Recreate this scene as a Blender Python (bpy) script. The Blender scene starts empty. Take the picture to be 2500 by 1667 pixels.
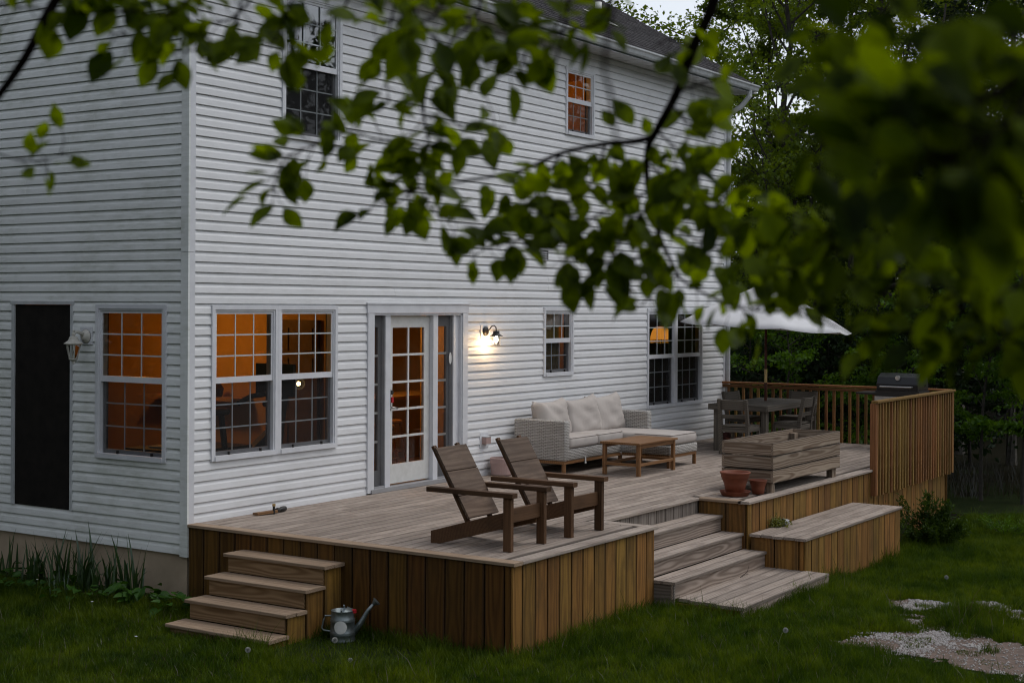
import bpy, bmesh, math, random
import numpy as np
from mathutils import Vector, Matrix

random.seed(7)
RNG = np.random.default_rng(11)
R = math.radians
scene = bpy.context.scene
COL = scene.collection

# ------------------------------------------------------------------ camera, sky, sun, exposure
CAM = Vector((-10.923, -11.214, 2.278))
YAW, ROLL = R(33.307), R(0.294)
FPX, PPY = 3581.9, 748.87
cam_d = bpy.data.cameras.new('camera')
cam_d.sensor_width = 36.0
cam_d.lens = FPX / 2500 * 36
cam_d.shift_y = -(833.5 - PPY) / 2500
cam_d.clip_start, cam_d.clip_end = 0.05, 2000
cam_d.dof.use_dof = True
cam_d.dof.focus_distance = 18.0
cam_d.dof.aperture_fstop = 3.5
cam = bpy.data.objects.new('camera', cam_d)
COL.objects.link(cam)
cam.matrix_world = Matrix.Translation(CAM) @ Matrix.Rotation(YAW - R(90), 4, 'Z') @ Matrix.Rotation(R(90), 4, 'X') @ Matrix.Rotation(ROLL, 4, 'Z')
scene.camera = cam

SUN_EL, SUN_AZ = R(60), R(-42)          # azimuth measured from +X towards +Y: light comes from over the yard
world = bpy.data.worlds.new('World')
scene.world = world
world.use_nodes = True
wn, wl = world.node_tree.nodes, world.node_tree.links
bg = wn['Background']
sky = wn.new('ShaderNodeTexSky')
sky.sky_type = 'NISHITA'
sky.sun_disc = False
sky.sun_elevation = SUN_EL
sky.sun_rotation = R(90) - SUN_AZ
sky.air_density = 1.0
sky.dust_density = 1.5
sky.ozone_density = 1.5
hs = wn.new('ShaderNodeHueSaturation')
hs.inputs['Saturation'].default_value = 0.30
wl.new(sky.outputs[0], hs.inputs['Color'])
wl.new(hs.outputs[0], bg.inputs[0])
bg.inputs[1].default_value = 0.13

sun_d = bpy.data.lights.new('sun', 'SUN')
sun_d.energy = 0.5
sun_d.angle = R(35)
sun_d.color = (1.0, 0.96, 0.9)
sun = bpy.data.objects.new('sun', sun_d)
COL.objects.link(sun)
sdir = Vector((math.cos(SUN_EL) * math.cos(SUN_AZ), math.cos(SUN_EL) * math.sin(SUN_AZ), math.sin(SUN_EL)))
sun.rotation_euler = (-sdir).to_track_quat('-Z', 'Y').to_euler()

vs = scene.view_settings
vs.view_transform = 'Standard'
vs.look = 'None'
vs.gamma = 1.0
vs.exposure = 0.42
vs.use_curve_mapping = False
scene.render.engine = 'CYCLES'
cy = scene.cycles
cy.use_denoising = True
cy.use_adaptive_sampling = True
cy.adaptive_threshold = 0.012
cy.pixel_filter_type = 'BLACKMAN_HARRIS'
cy.filter_width = 1.1
cy.max_bounces = 8
cy.diffuse_bounces = 3
cy.glossy_bounces = 3
cy.transmission_bounces = 4
cy.transparent_max_bounces = 12
cy.caustics_reflective = False
cy.caustics_refractive = False
cy.sample_clamp_indirect = 4.0


# ------------------------------------------------------------------ materials
def new_mat(name):
    m = bpy.data.materials.new(name)
    m.use_nodes = True
    return m, m.node_tree.nodes, m.node_tree.links, m.node_tree.nodes['Principled BSDF']


def N(nodes, typ, **kw):
    n = nodes.new('ShaderNode' + typ)
    for k, v in kw.items():
        if k in n.bl_rna.properties:
            setattr(n, k, v)
        else:
            n.inputs[k].default_value = v
    return n


def ramp(nodes, stops):
    r = nodes.new('ShaderNodeValToRGB')
    el = r.color_ramp.elements
    while len(el) < len(stops):
        el.new(0.5)
    for e, (p, c) in zip(el, stops):
        e.position = p
        e.color = (*c, 1) if len(c) == 3 else c
    return r


def plain(name, c1, c2=None, scale=8.0, rough=0.6, bump=0.0, metal=0.0, coords='Object', detail=4.0, rough2=None, spec=None):
    """procedural paint/plastic/metal: two tones broken up by noise, uneven gloss"""
    m, nd, lk, b = new_mat(name)
    c2 = c2 or tuple(x * 0.82 for x in c1)
    tc = N(nd, 'TexCoord')
    nz = N(nd, 'TexNoise', Scale=scale, Detail=detail, Roughness=0.6)
    lk.new(tc.outputs[coords], nz.inputs['Vector'])
    rp = ramp(nd, [(0.3, c1), (0.72, c2)])
    lk.new(nz.outputs['Fac'], rp.inputs[0])
    lk.new(rp.outputs[0], b.inputs['Base Color'])
    b.inputs['Metallic'].default_value = metal
    if spec is not None:
        b.inputs['Specular IOR Level'].default_value = spec
    rr = N(nd, 'MapRange')
    rr.inputs['To Min'].default_value = rough
    rr.inputs['To Max'].default_value = rough2 if rough2 is not None else min(1, rough + 0.15)
    lk.new(nz.outputs['Fac'], rr.inputs['Value'])
    lk.new(rr.outputs[0], b.inputs['Roughness'])
    if bump:
        bp = N(nd, 'Bump', Strength=bump, Distance=0.01)
        lk.new(nz.outputs['Fac'], bp.inputs['Height'])
        lk.new(bp.outputs[0], b.inputs['Normal'])
    return m


def wood(name, dark, light, ring=0.5, ring_scale=9.0, rough=0.75, vary=0.25, fiber=0.5, stain=0.0, stain_col=(0.05, 0.045, 0.04), bump=0.25, redden=0.0, edge=0.0, half=0.07):
    """sawn board: cathedral grain along local X, fibres, knots of colour, each board different"""
    m, nd, lk, b = new_mat(name)
    tc = N(nd, 'TexCoord')
    oi = N(nd, 'ObjectInfo')
    off = N(nd, 'CombineXYZ')
    for i, k in enumerate((71.0, 13.0, 29.0)):
        mu = N(nd, 'Math', operation='MULTIPLY')
        mu.inputs[1].default_value = k
        lk.new(oi.outputs['Random'], mu.inputs[0])
        lk.new(mu.outputs[0], off.inputs[i])
    # a little offset only, so that the rings stay centred below the board
    add = N(nd, 'VectorMath', operation='ADD')
    lk.new(tc.outputs['Object'], add.inputs[0])
    lk.new(off.outputs[0], add.inputs[1])
    st = N(nd, 'Mapping')
    st.inputs['Scale'].default_value = (0.8, 2.6, 2.6)
    lk.new(add.outputs[0], st.inputs['Vector'])
    n1 = N(nd, 'TexNoise', Scale=1.0, Detail=2.0, Roughness=0.5)
    lk.new(st.outputs[0], n1.inputs['Vector'])
    # growth rings about a pith below the board, wandering along its length
    sep = N(nd, 'SeparateXYZ')
    lk.new(tc.outputs['Object'], sep.inputs[0])
    pith = N(nd, 'MapRange'); pith.inputs['To Min'].default_value = -0.06; pith.inputs['To Max'].default_value = 0.06
    m3 = N(nd, 'Math', operation='MULTIPLY'); m3.inputs[1].default_value = 3.77
    f3 = N(nd, 'Math', operation='FRACT')
    lk.new(oi.outputs['Random'], m3.inputs[0]); lk.new(m3.outputs[0], f3.inputs[0]); lk.new(f3.outputs[0], pith.inputs['Value'])
    ysh = N(nd, 'Math', operation='ADD'); lk.new(sep.outputs[1], ysh.inputs[0]); lk.new(pith.outputs[0], ysh.inputs[1])
    zsh = N(nd, 'Math', operation='ADD'); zsh.inputs[1].default_value = 0.07; lk.new(sep.outputs[2], zsh.inputs[0])
    cb = N(nd, 'CombineXYZ'); lk.new(ysh.outputs[0], cb.inputs[1]); lk.new(zsh.outputs[0], cb.inputs[2])
    ln_ = N(nd, 'VectorMath', operation='LENGTH'); lk.new(cb.outputs[0], ln_.inputs[0])
    wob = N(nd, 'Math', operation='MULTIPLY'); wob.inputs[1].default_value = 0.10; lk.new(n1.outputs['Fac'], wob.inputs[0])
    rad_ = N(nd, 'Math', operation='ADD'); lk.new(ln_.outputs['Value'], rad_.inputs[0]); lk.new(wob.outputs[0], rad_.inputs[1])
    mul = N(nd, 'Math', operation='MULTIPLY')
    mul.inputs[1].default_value = ring_scale * 50.0
    lk.new(rad_.outputs[0], mul.inputs[0])
    sn = N(nd, 'Math', operation='SINE')
    lk.new(mul.outputs[0], sn.inputs[0])
    rg = N(nd, 'MapRange')
    rg.inputs['From Min'].default_value = -1
    rg.inputs['From Max'].default_value = 1
    lk.new(sn.outputs[0], rg.inputs['Value'])
    # fibres
    sf = N(nd, 'Mapping')
    sf.inputs['Scale'].default_value = (3.0, 90.0, 90.0)
    lk.new(add.outputs[0], sf.inputs['Vector'])
    n2 = N(nd, 'TexNoise', Scale=1.0, Detail=5.0, Roughness=0.7)
    lk.new(sf.outputs[0], n2.inputs['Vector'])
    mixf = N(nd, 'Mix')
    mixf.inputs['Factor'].default_value = 1 - ring
    lk.new(rg.outputs[0], mixf.inputs[2])
    lk.new(n2.outputs['Fac'], mixf.inputs[3])
    rp = ramp(nd, [(0.25, dark), (0.75, light)])
    lk.new(mixf.outputs[0], rp.inputs[0])
    # board-to-board value
    vm = N(nd, 'MapRange')
    vm.inputs['To Min'].default_value = 1 - vary
    vm.inputs['To Max'].default_value = 1 + vary
    lk.new(oi.outputs['Random'], vm.inputs['Value'])
    hsv = N(nd, 'HueSaturation')
    lk.new(vm.outputs[0], hsv.inputs['Value'])
    lk.new(rp.outputs[0], hsv.inputs['Color'])
    if redden:
        h2 = N(nd, 'MapRange')
        h2.inputs['To Min'].default_value = 0.5 - redden
        h2.inputs['To Max'].default_value = 0.5 + redden
        m7 = N(nd, 'Math', operation='MULTIPLY'); m7.inputs[1].default_value = 7.31
        fr = N(nd, 'Math', operation='FRACT')
        lk.new(oi.outputs['Random'], m7.inputs[0]); lk.new(m7.outputs[0], fr.inputs[0])
        lk.new(fr.outputs[0], h2.inputs['Value'])
        lk.new(h2.outputs[0], hsv.inputs['Hue'])
    out = hsv.outputs[0]
    if stain:
        n3 = N(nd, 'TexNoise', Scale=2.2, Detail=5.0, Roughness=0.65)
        s3 = N(nd, 'Mapping'); s3.inputs['Scale'].default_value = (0.7, 1.6, 1.6)
        lk.new(add.outputs[0], s3.inputs['Vector']); lk.new(s3.outputs[0], n3.inputs['Vector'])
        r3 = ramp(nd, [(0.48, (0, 0, 0)), (0.72, (stain, stain, stain))])
        lk.new(n3.outputs['Fac'], r3.inputs[0])
        mx = N(nd, 'Mix', data_type='RGBA')
        mx.inputs[7].default_value = (*stain_col, 1)
        lk.new(r3.outputs[0], mx.inputs[0])
        lk.new(out, mx.inputs[6])
        out = mx.outputs[2]
    if edge:                                     # dirt along the long edges, with the shade of the board gaps painted in
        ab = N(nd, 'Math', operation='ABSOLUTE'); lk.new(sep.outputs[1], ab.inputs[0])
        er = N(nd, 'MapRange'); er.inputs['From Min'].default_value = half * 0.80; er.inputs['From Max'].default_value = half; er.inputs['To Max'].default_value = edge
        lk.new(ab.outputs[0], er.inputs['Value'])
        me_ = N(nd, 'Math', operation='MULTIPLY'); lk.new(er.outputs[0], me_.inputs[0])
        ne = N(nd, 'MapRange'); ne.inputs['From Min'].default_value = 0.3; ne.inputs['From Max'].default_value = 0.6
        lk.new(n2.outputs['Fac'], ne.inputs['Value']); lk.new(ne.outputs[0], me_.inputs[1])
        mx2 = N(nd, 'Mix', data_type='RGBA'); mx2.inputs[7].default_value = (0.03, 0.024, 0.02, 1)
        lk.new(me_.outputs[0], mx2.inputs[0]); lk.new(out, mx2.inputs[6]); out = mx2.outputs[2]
    lk.new(out, b.inputs['Base Color'])
    b.inputs['Roughness'].default_value = rough
    b.inputs['Specular IOR Level'].default_value = 0.25
    bp = N(nd, 'Bump', Strength=bump, Distance=0.004)
    lk.new(mixf.outputs[0], bp.inputs['Height'])
    lk.new(bp.outputs[0], b.inputs['Normal'])
    return m


def siding_mat(name, base, grime_col, grime, low=0.0):
    m, nd, lk, b = new_mat(name)
    g = N(nd, 'NewGeometry')
    n1 = N(nd, 'TexNoise', Scale=1.1, Detail=6.0, Roughness=0.62)
    lk.new(g.outputs['Position'], n1.inputs['Vector'])
    mp = N(nd, 'Mapping'); mp.inputs['Scale'].default_value = (3.0, 3.0, 18.0)
    lk.new(g.outputs['Position'], mp.inputs['Vector'])
    n2 = N(nd, 'TexNoise', Scale=1.0, Detail=5.0, Roughness=0.7)
    lk.new(mp.outputs[0], n2.inputs['Vector'])
    mul = N(nd, 'Math', operation='MULTIPLY')
    lk.new(n1.outputs['Fac'], mul.inputs[0]); lk.new(n2.outputs['Fac'], mul.inputs[1])
    r1 = ramp(nd, [(0.22, (0, 0, 0)), (0.46, (grime, grime, grime))])
    lk.new(mul.outputs[0], r1.inputs[0])
    mx = N(nd, 'Mix', data_type='RGBA')
    mx.inputs[6].default_value = (*base, 1)
    mx.inputs[7].default_value = (*grime_col, 1)
    lk.new(r1.outputs[0], mx.inputs[0])
    oi = N(nd, 'ObjectInfo')
    vm = N(nd, 'MapRange'); vm.inputs['To Min'].default_value = 0.95; vm.inputs['To Max'].default_value = 1.04
    lk.new(oi.outputs['Random'], vm.inputs['Value'])
    hv = N(nd, 'HueSaturation')
    lk.new(vm.outputs[0], hv.inputs['Value']); lk.new(mx.outputs[2], hv.inputs['Color'])
    lk.new(hv.outputs[0], b.inputs['Base Color'])
    b.inputs['Roughness'].default_value = 0.48
    b.inputs['Specular IOR Level'].default_value = 0.35
    n4 = N(nd, 'TexNoise', Scale=2.3, Detail=2.0)
    lk.new(g.outputs['Position'], n4.inputs['Vector'])
    bp = N(nd, 'Bump', Strength=0.25, Distance=0.02)
    lk.new(n4.outputs['Fac'], bp.inputs['Height'])
    lk.new(bp.outputs[0], b.inputs['Normal'])
    return m


def glass_mat(name, tint=(0.86, 0.9, 0.88), wavy=0.0, boost=1.0):
    m, nd, lk, b = new_mat(name)
    nd.remove(b)
    out = nd['Material Output']
    tr = N(nd, 'BsdfTransparent'); tr.inputs[0].default_value = (*tint, 1)
    gl = N(nd, 'BsdfGlossy', Roughness=0.015); gl.inputs[0].default_value = (0.95, 0.97, 1, 1)
    fr = N(nd, 'Fresnel', IOR=1.5)
    mu = N(nd, 'Math', operation='MULTIPLY', use_clamp=True); mu.inputs[1].default_value = boost
    lk.new(fr.outputs[0], mu.inputs[0])
    mx = N(nd, 'MixShader')
    lk.new(mu.outputs[0], mx.inputs[0]); lk.new(tr.outputs[0], mx.inputs[1]); lk.new(gl.outputs[0], mx.inputs[2])
    lk.new(mx.outputs[0], out.inputs[0])
    tc = N(nd, 'TexCoord')
    nz = N(nd, 'TexNoise', Scale=2.2, Detail=1.5)
    lk.new(tc.outputs['Object'], nz.inputs['Vector'])
    bp = N(nd, 'Bump', Strength=0.04 + wavy, Distance=0.02)
    lk.new(nz.outputs['Fac'], bp.inputs['Height'])
    lk.new(bp.outputs[0], gl.inputs['Normal'])
    return m


def screen_mat(name, col, cover):
    m, nd, lk, b = new_mat(name)
    out = nd['Material Output']
    tr = N(nd, 'BsdfTransparent')
    tc = N(nd, 'TexCoord')
    nz = N(nd, 'TexNoise', Scale=3.0, Detail=2.0)
    lk.new(tc.outputs['Object'], nz.inputs['Vector'])
    mr = N(nd, 'MapRange'); mr.inputs['To Min'].default_value = cover - 0.04; mr.inputs['To Max'].default_value = cover + 0.04
    lk.new(nz.outputs['Fac'], mr.inputs['Value'])
    b.inputs['Base Color'].default_value = (*col, 1); b.inputs['Roughness'].default_value = 0.8
    mx = N(nd, 'MixShader')
    lk.new(mr.outputs[0], mx.inputs[0]); lk.new(tr.outputs[0], mx.inputs[1]); lk.new(b.outputs[0], mx.inputs[2])
    lk.new(mx.outputs[0], out.inputs[0])
    return m


def leaf_mat(name, c1, c2, trans=0.45, tcol=None, scale=9.0, by_object=False, gloss=0.06, patch=0.0):
    m, nd, lk, b = new_mat(name)
    nd.remove(b)
    out = nd['Material Output']
    g = N(nd, 'NewGeometry')
    nz = N(nd, 'TexNoise', Scale=scale, Detail=3.0, Roughness=0.7)
    lk.new(g.outputs['Position'], nz.inputs['Vector'])
    fac = nz.outputs['Fac']
    if by_object:
        oi = N(nd, 'ObjectInfo')
        av = N(nd, 'Math', operation='ADD'); lk.new(fac, av.inputs[0]); lk.new(oi.outputs['Random'], av.inputs[1])
        hf = N(nd, 'Math', operation='MULTIPLY'); hf.inputs[1].default_value = 0.5; lk.new(av.outputs[0], hf.inputs[0])
        fac = hf.outputs[0]
    rp = ramp(nd, [(0.32, c1), (0.68, c2)])
    lk.new(fac, rp.inputs[0])
    colour = rp.outputs[0]
    if patch:
        n9 = N(nd, 'TexNoise', Scale=0.9, Detail=3.0, Roughness=0.6); lk.new(g.outputs['Position'], n9.inputs['Vector'])
        mr9 = N(nd, 'MapRange'); mr9.inputs['From Min'].default_value = 0.3; mr9.inputs['From Max'].default_value = 0.7
        mr9.inputs['To Min'].default_value = 1 - patch; mr9.inputs['To Max'].default_value = 1 + patch
        lk.new(n9.outputs['Fac'], mr9.inputs['Value'])
        mrh = N(nd, 'MapRange'); mrh.inputs['From Min'].default_value = 0.3; mrh.inputs['From Max'].default_value = 0.7
        mrh.inputs['To Min'].default_value = 0.515; mrh.inputs['To Max'].default_value = 0.475
        lk.new(n9.outputs['Fac'], mrh.inputs['Value'])
        hv9 = N(nd, 'HueSaturation'); lk.new(mr9.outputs[0], hv9.inputs['Value']); lk.new(mrh.outputs[0], hv9.inputs['Hue']); lk.new(colour, hv9.inputs['Color'])
        colour = hv9.outputs[0]
    df = N(nd, 'BsdfDiffuse'); lk.new(colour, df.inputs[0])
    tl = N(nd, 'BsdfTranslucent')
    mt = N(nd, 'Mix', data_type='RGBA', blend_type='MULTIPLY')
    mt.inputs[0].default_value = 1
    mt.inputs[7].default_value = (*(tcol or (1.5, 1.35, 0.5)), 1)
    lk.new(colour, mt.inputs[6]); lk.new(mt.outputs[2], tl.inputs[0])
    m1 = N(nd, 'MixShader'); m1.inputs[0].default_value = trans
    lk.new(df.outputs[0], m1.inputs[1]); lk.new(tl.outputs[0], m1.inputs[2])
    gl = N(nd, 'BsdfGlossy', Roughness=0.45); gl.inputs[0].default_value = (0.8, 0.85, 0.9, 1)
    m2 = N(nd, 'MixShader'); m2.inputs[0].default_value = gloss
    lk.new(m1.outputs[0], m2.inputs[1]); lk.new(gl.outputs[0], m2.inputs[2])
    lk.new(m2.outputs[0], out.inputs[0])
    return m


def emit_mat(name, col, strength):
    m, nd, lk, b = new_mat(name)
    b.inputs['Base Color'].default_value = (*col, 1)
    b.inputs['Emission Color'].default_value = (*col, 1)
    tc = N(nd, 'TexCoord'); nz = N(nd, 'TexNoise', Scale=20.0)
    lk.new(tc.outputs['Object'], nz.inputs['Vector'])
    mr = N(nd, 'MapRange'); mr.inputs['To Min'].default_value = strength * 0.9; mr.inputs['To Max'].default_value = strength * 1.1
    lk.new(nz.outputs['Fac'], mr.inputs['Value']); lk.new(mr.outputs[0], b.inputs['Emission Strength'])
    return m


def wicker_mat():
    m, nd, lk, b = new_mat('wicker')
    uv = N(nd, 'UVMap')
    br = N(nd, 'TexBrick', offset=0.5, squash=1.0)
    br.inputs['Scale'].default_value = 1.0
    br.inputs['Brick Width'].default_value = 0.07
    br.inputs['Row Height'].default_value = 0.021
    br.inputs['Mortar Size'].default_value = 0.004
    br.inputs['Mortar Smooth'].default_value = 0.6
    br.inputs['Color1'].default_value = (0.56, 0.54, 0.51, 1)
    br.inputs['Color2'].default_value = (0.44, 0.42, 0.39, 1)
    br.inputs['Mortar'].default_value = (0.14, 0.125, 0.11, 1)
    lk.new(uv.outputs[0], br.inputs['Vector'])
    lk.new(br.outputs['Color'], b.inputs['Base Color'])
    b.inputs['Roughness'].default_value = 0.6
    inv = N(nd, 'Math', operation='SUBTRACT'); inv.inputs[0].default_value = 1.0
    lk.new(br.outputs['Fac'], inv.inputs[1])
    bp = N(nd, 'Bump', Strength=0.9, Distance=0.006)
    lk.new(inv.outputs[0], bp.inputs['Height']); lk.new(bp.outputs[0], b.inputs['Normal'])
    return m


def ground_mat():
    m, nd, lk, b = new_mat('lawn_soil')
    g = N(nd, 'NewGeometry')
    n1 = N(nd, 'TexNoise', Scale=1.6, Detail=8.0, Roughness=0.65); lk.new(g.outputs['Position'], n1.inputs['Vector'])
    rp = ramp(nd, [(0.3, (0.012, 0.02, 0.006)), (0.55, (0.02, 0.03, 0.008)), (0.8, (0.045, 0.036, 0.018))])
    lk.new(n1.outputs['Fac'], rp.inputs[0]); lk.new(rp.outputs[0], b.inputs['Base Color'])
    b.inputs['Roughness'].default_value = 0.95
    b.inputs['Specular IOR Level'].default_value = 0.05
    n2 = N(nd, 'TexNoise', Scale=30.0, Detail=6.0); lk.new(g.outputs['Position'], n2.inputs['Vector'])
    bp = N(nd, 'Bump', Strength=0.8, Distance=0.03); lk.new(n2.outputs['Fac'], bp.inputs['Height']); lk.new(bp.outputs[0], b.inputs['Normal'])
    return m


M = {}
M['siding'] = siding_mat('vinyl_siding', (0.76, 0.765, 0.775), (0.46, 0.46, 0.44), 0.34)
M['siding_side'] = siding_mat('vinyl_siding_grimy', (0.80, 0.82, 0.81), (0.40, 0.42, 0.35), 0.65)
M['trim'] = plain('white_vinyl_trim', (0.72, 0.73, 0.76), (0.62, 0.63, 0.66), 5, 0.4)
M['trim_dirty'] = plain('weathered_white_trim', (0.58, 0.60, 0.62), (0.42, 0.44, 0.44), 6, 0.5, 0.05)
M['sheath'] = plain('house_wrap', (0.05, 0.05, 0.05), None, 3, 0.9)
M['concrete'] = plain('foundation_concrete', (0.50, 0.39, 0.28), (0.34, 0.27, 0.19), 2.2, 0.9, 0.3)
M['glass'] = glass_mat('window_glass')
M['glass_wavy'] = glass_mat('window_glass_wavy', (0.86, 0.9, 0.88), 0.10, 3.2)
M['screen'] = screen_mat('insect_screen', (0.008, 0.008, 0.009), 0.42)
M['muntin'] = plain('grille_bar', (0.52, 0.57, 0.585), (0.46, 0.50, 0.51), 5, 0.5)
M['screen_frame'] = plain('screen_frame', (0.34, 0.34, 0.35), None, 5, 0.45)
M['plywood_black'] = plain('dark_plywood', (0.010, 0.009, 0.008), (0.022, 0.019, 0.016), 6, 0.8, 0.1, detail=8, spec=0.15)
M['soffit'] = plain('soffit_vinyl', (0.6, 0.6, 0.6), (0.45, 0.45, 0.44), 3, 0.5)
M['shingle'] = plain('asphalt_shingle', (0.055, 0.05, 0.053), (0.025, 0.024, 0.026), 9, 0.95, 0.5, detail=8)
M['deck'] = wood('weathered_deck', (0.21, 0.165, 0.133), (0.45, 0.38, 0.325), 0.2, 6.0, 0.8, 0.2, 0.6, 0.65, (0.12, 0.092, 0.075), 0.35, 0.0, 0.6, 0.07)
M['deck_border'] = wood('weathered_deck_edge', (0.21, 0.165, 0.133), (0.48, 0.41, 0.352), 0.2, 6.0, 0.8, 0.12, 0.6, 0.5, (0.13, 0.105, 0.09), 0.35)
M['deck_new'] = wood('step_tread_wood', (0.20, 0.138, 0.088), (0.38, 0.28, 0.20), 0.2, 6.0, 0.75, 0.12, 0.5, 0.3, (0.2, 0.14, 0.09), 0.3)
M['riser'] = wood('riser_plank', (0.17, 0.10, 0.048), (0.29, 0.19, 0.105), 0.5, 7.0, 0.7, 0.12)
M['riser_grey'] = wood('weathered_riser', (0.19, 0.145, 0.115), (0.38, 0.31, 0.26), 0.5, 7.0, 0.8, 0.12, 0.5, 0.3, (0.16, 0.13, 0.11))
M['skirt'] = wood('cedar_skirting', (0.098, 0.046, 0.008), (0.325, 0.170, 0.040), 0.22, 4.0, 0.7, 0.22, 0.5, 0.75, (0.078, 0.046, 0.014), 0.3, 0.010, 0.5, 0.1)
M['skirt_brown_shaded'] = wood('shaded_brown_cedar_skirting', (0.058, 0.024, 0.004), (0.135, 0.062, 0.011), 0.3, 4.0, 0.65, 0.22, 0.5, 0.5, (0.03, 0.018, 0.006), 0.3, 0.010, 0.5, 0.1)  # darker copy of the skirting: the left face's shade and stain in its colour
M['skirt_grey'] = wood('grey_skirting', (0.12, 0.10, 0.085), (0.23, 0.20, 0.175), 0.4, 4.0, 0.8, 0.18)
M['rail'] = wood('railing_wood', (0.145, 0.066, 0.018), (0.315, 0.170, 0.056), 0.2, 4.0, 0.65, 0.32, 0.5, 0.3, (0.10, 0.07, 0.04), 0.3, 0.02)
M['chair'] = wood('dark_stained_pine', (0.062, 0.029, 0.012), (0.130, 0.068, 0.034), 0.15, 4.0, 0.6, 0.30, 0.5, 0.6, (0.03, 0.017, 0.010), 0.25)
M['chair_back'] = wood('worn_stained_pine', (0.075, 0.045, 0.028), (0.165, 0.115, 0.082), 0.25, 4.0, 0.65, 0.2, 0.5, 0.8, (0.05, 0.032, 0.022), 0.25)
M['table'] = wood('teak', (0.17, 0.08, 0.032), (0.27, 0.145, 0.065), 0.4, 4.0, 0.5, 0.1)
M['dining'] = wood('grey_weathered_teak', (0.065, 0.056, 0.045), (0.14, 0.122, 0.10), 0.3, 4.0, 0.75, 0.15)
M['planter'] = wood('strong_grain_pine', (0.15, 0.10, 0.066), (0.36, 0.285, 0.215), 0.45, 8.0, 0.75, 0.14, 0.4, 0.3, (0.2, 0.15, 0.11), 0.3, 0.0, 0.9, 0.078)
M['stool'] = wood('oak_stool', (0.3, 0.14, 0.05), (0.45, 0.25, 0.1), 0.4, 4.0, 0.5, 0.1)
M['wicker'] = wicker_mat()
M['cushion'] = plain('beige_cushion', (0.51, 0.465, 0.43), (0.43, 0.39, 0.36), 5, 0.9, 0.15, detail=7)
M['piping'] = plain('cushion_piping', (0.26, 0.22, 0.19), None, 8, 0.9)
M['terracotta'] = plain('terracotta_plastic', (0.23, 0.062, 0.027), (0.16, 0.042, 0.02), 9, 0.55, 0.05)
M['pinkbox'] = plain('pink_clay', (0.46, 0.32, 0.29), None, 6, 0.8)
M['black'] = plain('black_metal', (0.012, 0.011, 0.011), (0.02, 0.017, 0.015), 12, 0.42)
M['blackgloss'] = plain('black_enamel', (0.010, 0.011, 0.013), None, 6, 0.22)
M['steel'] = plain('stainless', (0.5, 0.5, 0.5), (0.4, 0.4, 0.4), 14, 0.28, metal=1.0)
M['galv'] = plain('galvanised_steel', (0.30, 0.34, 0.35), (0.18, 0.21, 0.215), 22, 0.38, 0.05, metal=0.85, detail=6)
M['white'] = plain('white_paint', (0.72, 0.72, 0.70), (0.6, 0.6, 0.57), 9, 0.5)
M['cream'] = plain('cream_enamel', (0.60, 0.58, 0.52), (0.42, 0.41, 0.36), 16, 0.45, 0.1)
M['red'] = plain('red_plastic', (0.45, 0.012, 0.02), None, 9, 0.4)
M['crate'] = plain('dark_red_crate', (0.06, 0.008, 0.006), None, 9, 0.6)
M['brass'] = plain('brass_fitting', (0.55, 0.40, 0.18), None, 9, 0.35, metal=0.8)
M['umbrella'] = plain('umbrella_canvas', (0.74, 0.74, 0.76), (0.66, 0.66, 0.67), 3, 0.85)
M['polewood'] = wood('mahogany_pole', (0.045, 0.013, 0.008), (0.09, 0.03, 0.017), 0.3, 4.0, 0.4, 0.1)
M['clearglass'] = glass_mat('lamp_glass', (0.93, 0.93, 0.9), 0.02, 1.0)
M['bulb'] = emit_mat('lit_bulb', (1.0, 0.72, 0.38), 60.0)
M['bulb_soft'] = emit_mat('lit_room_bulb', (1.0, 0.62, 0.25), 16.0)
M['shade'] = emit_mat('lit_lampshade', (0.75, 0.27, 0.035), 0.55)
M['fringe'] = emit_mat('lit_lamp_fringe', (0.8, 0.4, 0.05), 0.16)
M['room'] = plain('warm_plaster', (0.62, 0.36, 0.12), (0.52, 0.30, 0.10), 2, 0.9)
M['room_dark'] = plain('dim_plaster', (0.07, 0.055, 0.04), None, 2, 0.9)
M['room_floor'] = wood('oak_floor', (0.10, 0.05, 0.022), (0.2, 0.11, 0.05), 0.4, 4, 0.45, 0.15)
M['room_door'] = plain('painted_interior_door', (0.55, 0.40, 0.2), None, 2, 0.6)
M['cabinet'] = plain('dark_cabinet', (0.025, 0.012, 0.006), None, 4, 0.5)
M['cabinet_brown'] = plain('brown_interior_door', (0.16, 0.085, 0.03), None, 3, 0.6)
M['counter'] = plain('butcher_block', (0.5, 0.30, 0.12), None, 6, 0.5)
M['curtain'] = plain('mustard_curtain', (0.45, 0.28, 0.06), (0.32, 0.19, 0.04), 6, 0.9)
M['valance'] = plain('pale_pink_cloth', (0.80, 0.60, 0.50), (0.7, 0.52, 0.42), 6, 0.9)
M['paper'] = plain('paper', (0.6, 0.55, 0.45), None, 4, 0.8)
M['soil'] = ground_mat()
M['gravel_bed'] = plain('gravel_dirt', (0.17, 0.12, 0.095), (0.085, 0.062, 0.048), 14, 0.95, 0.8, detail=9, coords='Object')
M['pebble'] = plain('limestone_chip', (0.50, 0.49, 0.48), (0.30, 0.27, 0.25), 40, 0.9)
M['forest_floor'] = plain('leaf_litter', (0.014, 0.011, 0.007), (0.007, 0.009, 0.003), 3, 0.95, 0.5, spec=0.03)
M['bark'] = plain('tree_bark', (0.055, 0.048, 0.040), (0.02, 0.017, 0.014), 14, 0.95, 0.8, detail=8)
M['bark_pale'] = plain('pale_bark', (0.15, 0.135, 0.115), (0.055, 0.05, 0.04), 9, 0.95, 0.8, detail=8)
M['twig_dark'] = plain('beech_twig', (0.009, 0.006, 0.006), (0.016, 0.010, 0.009), 20, 0.8, 0.2, spec=0.08)
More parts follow.
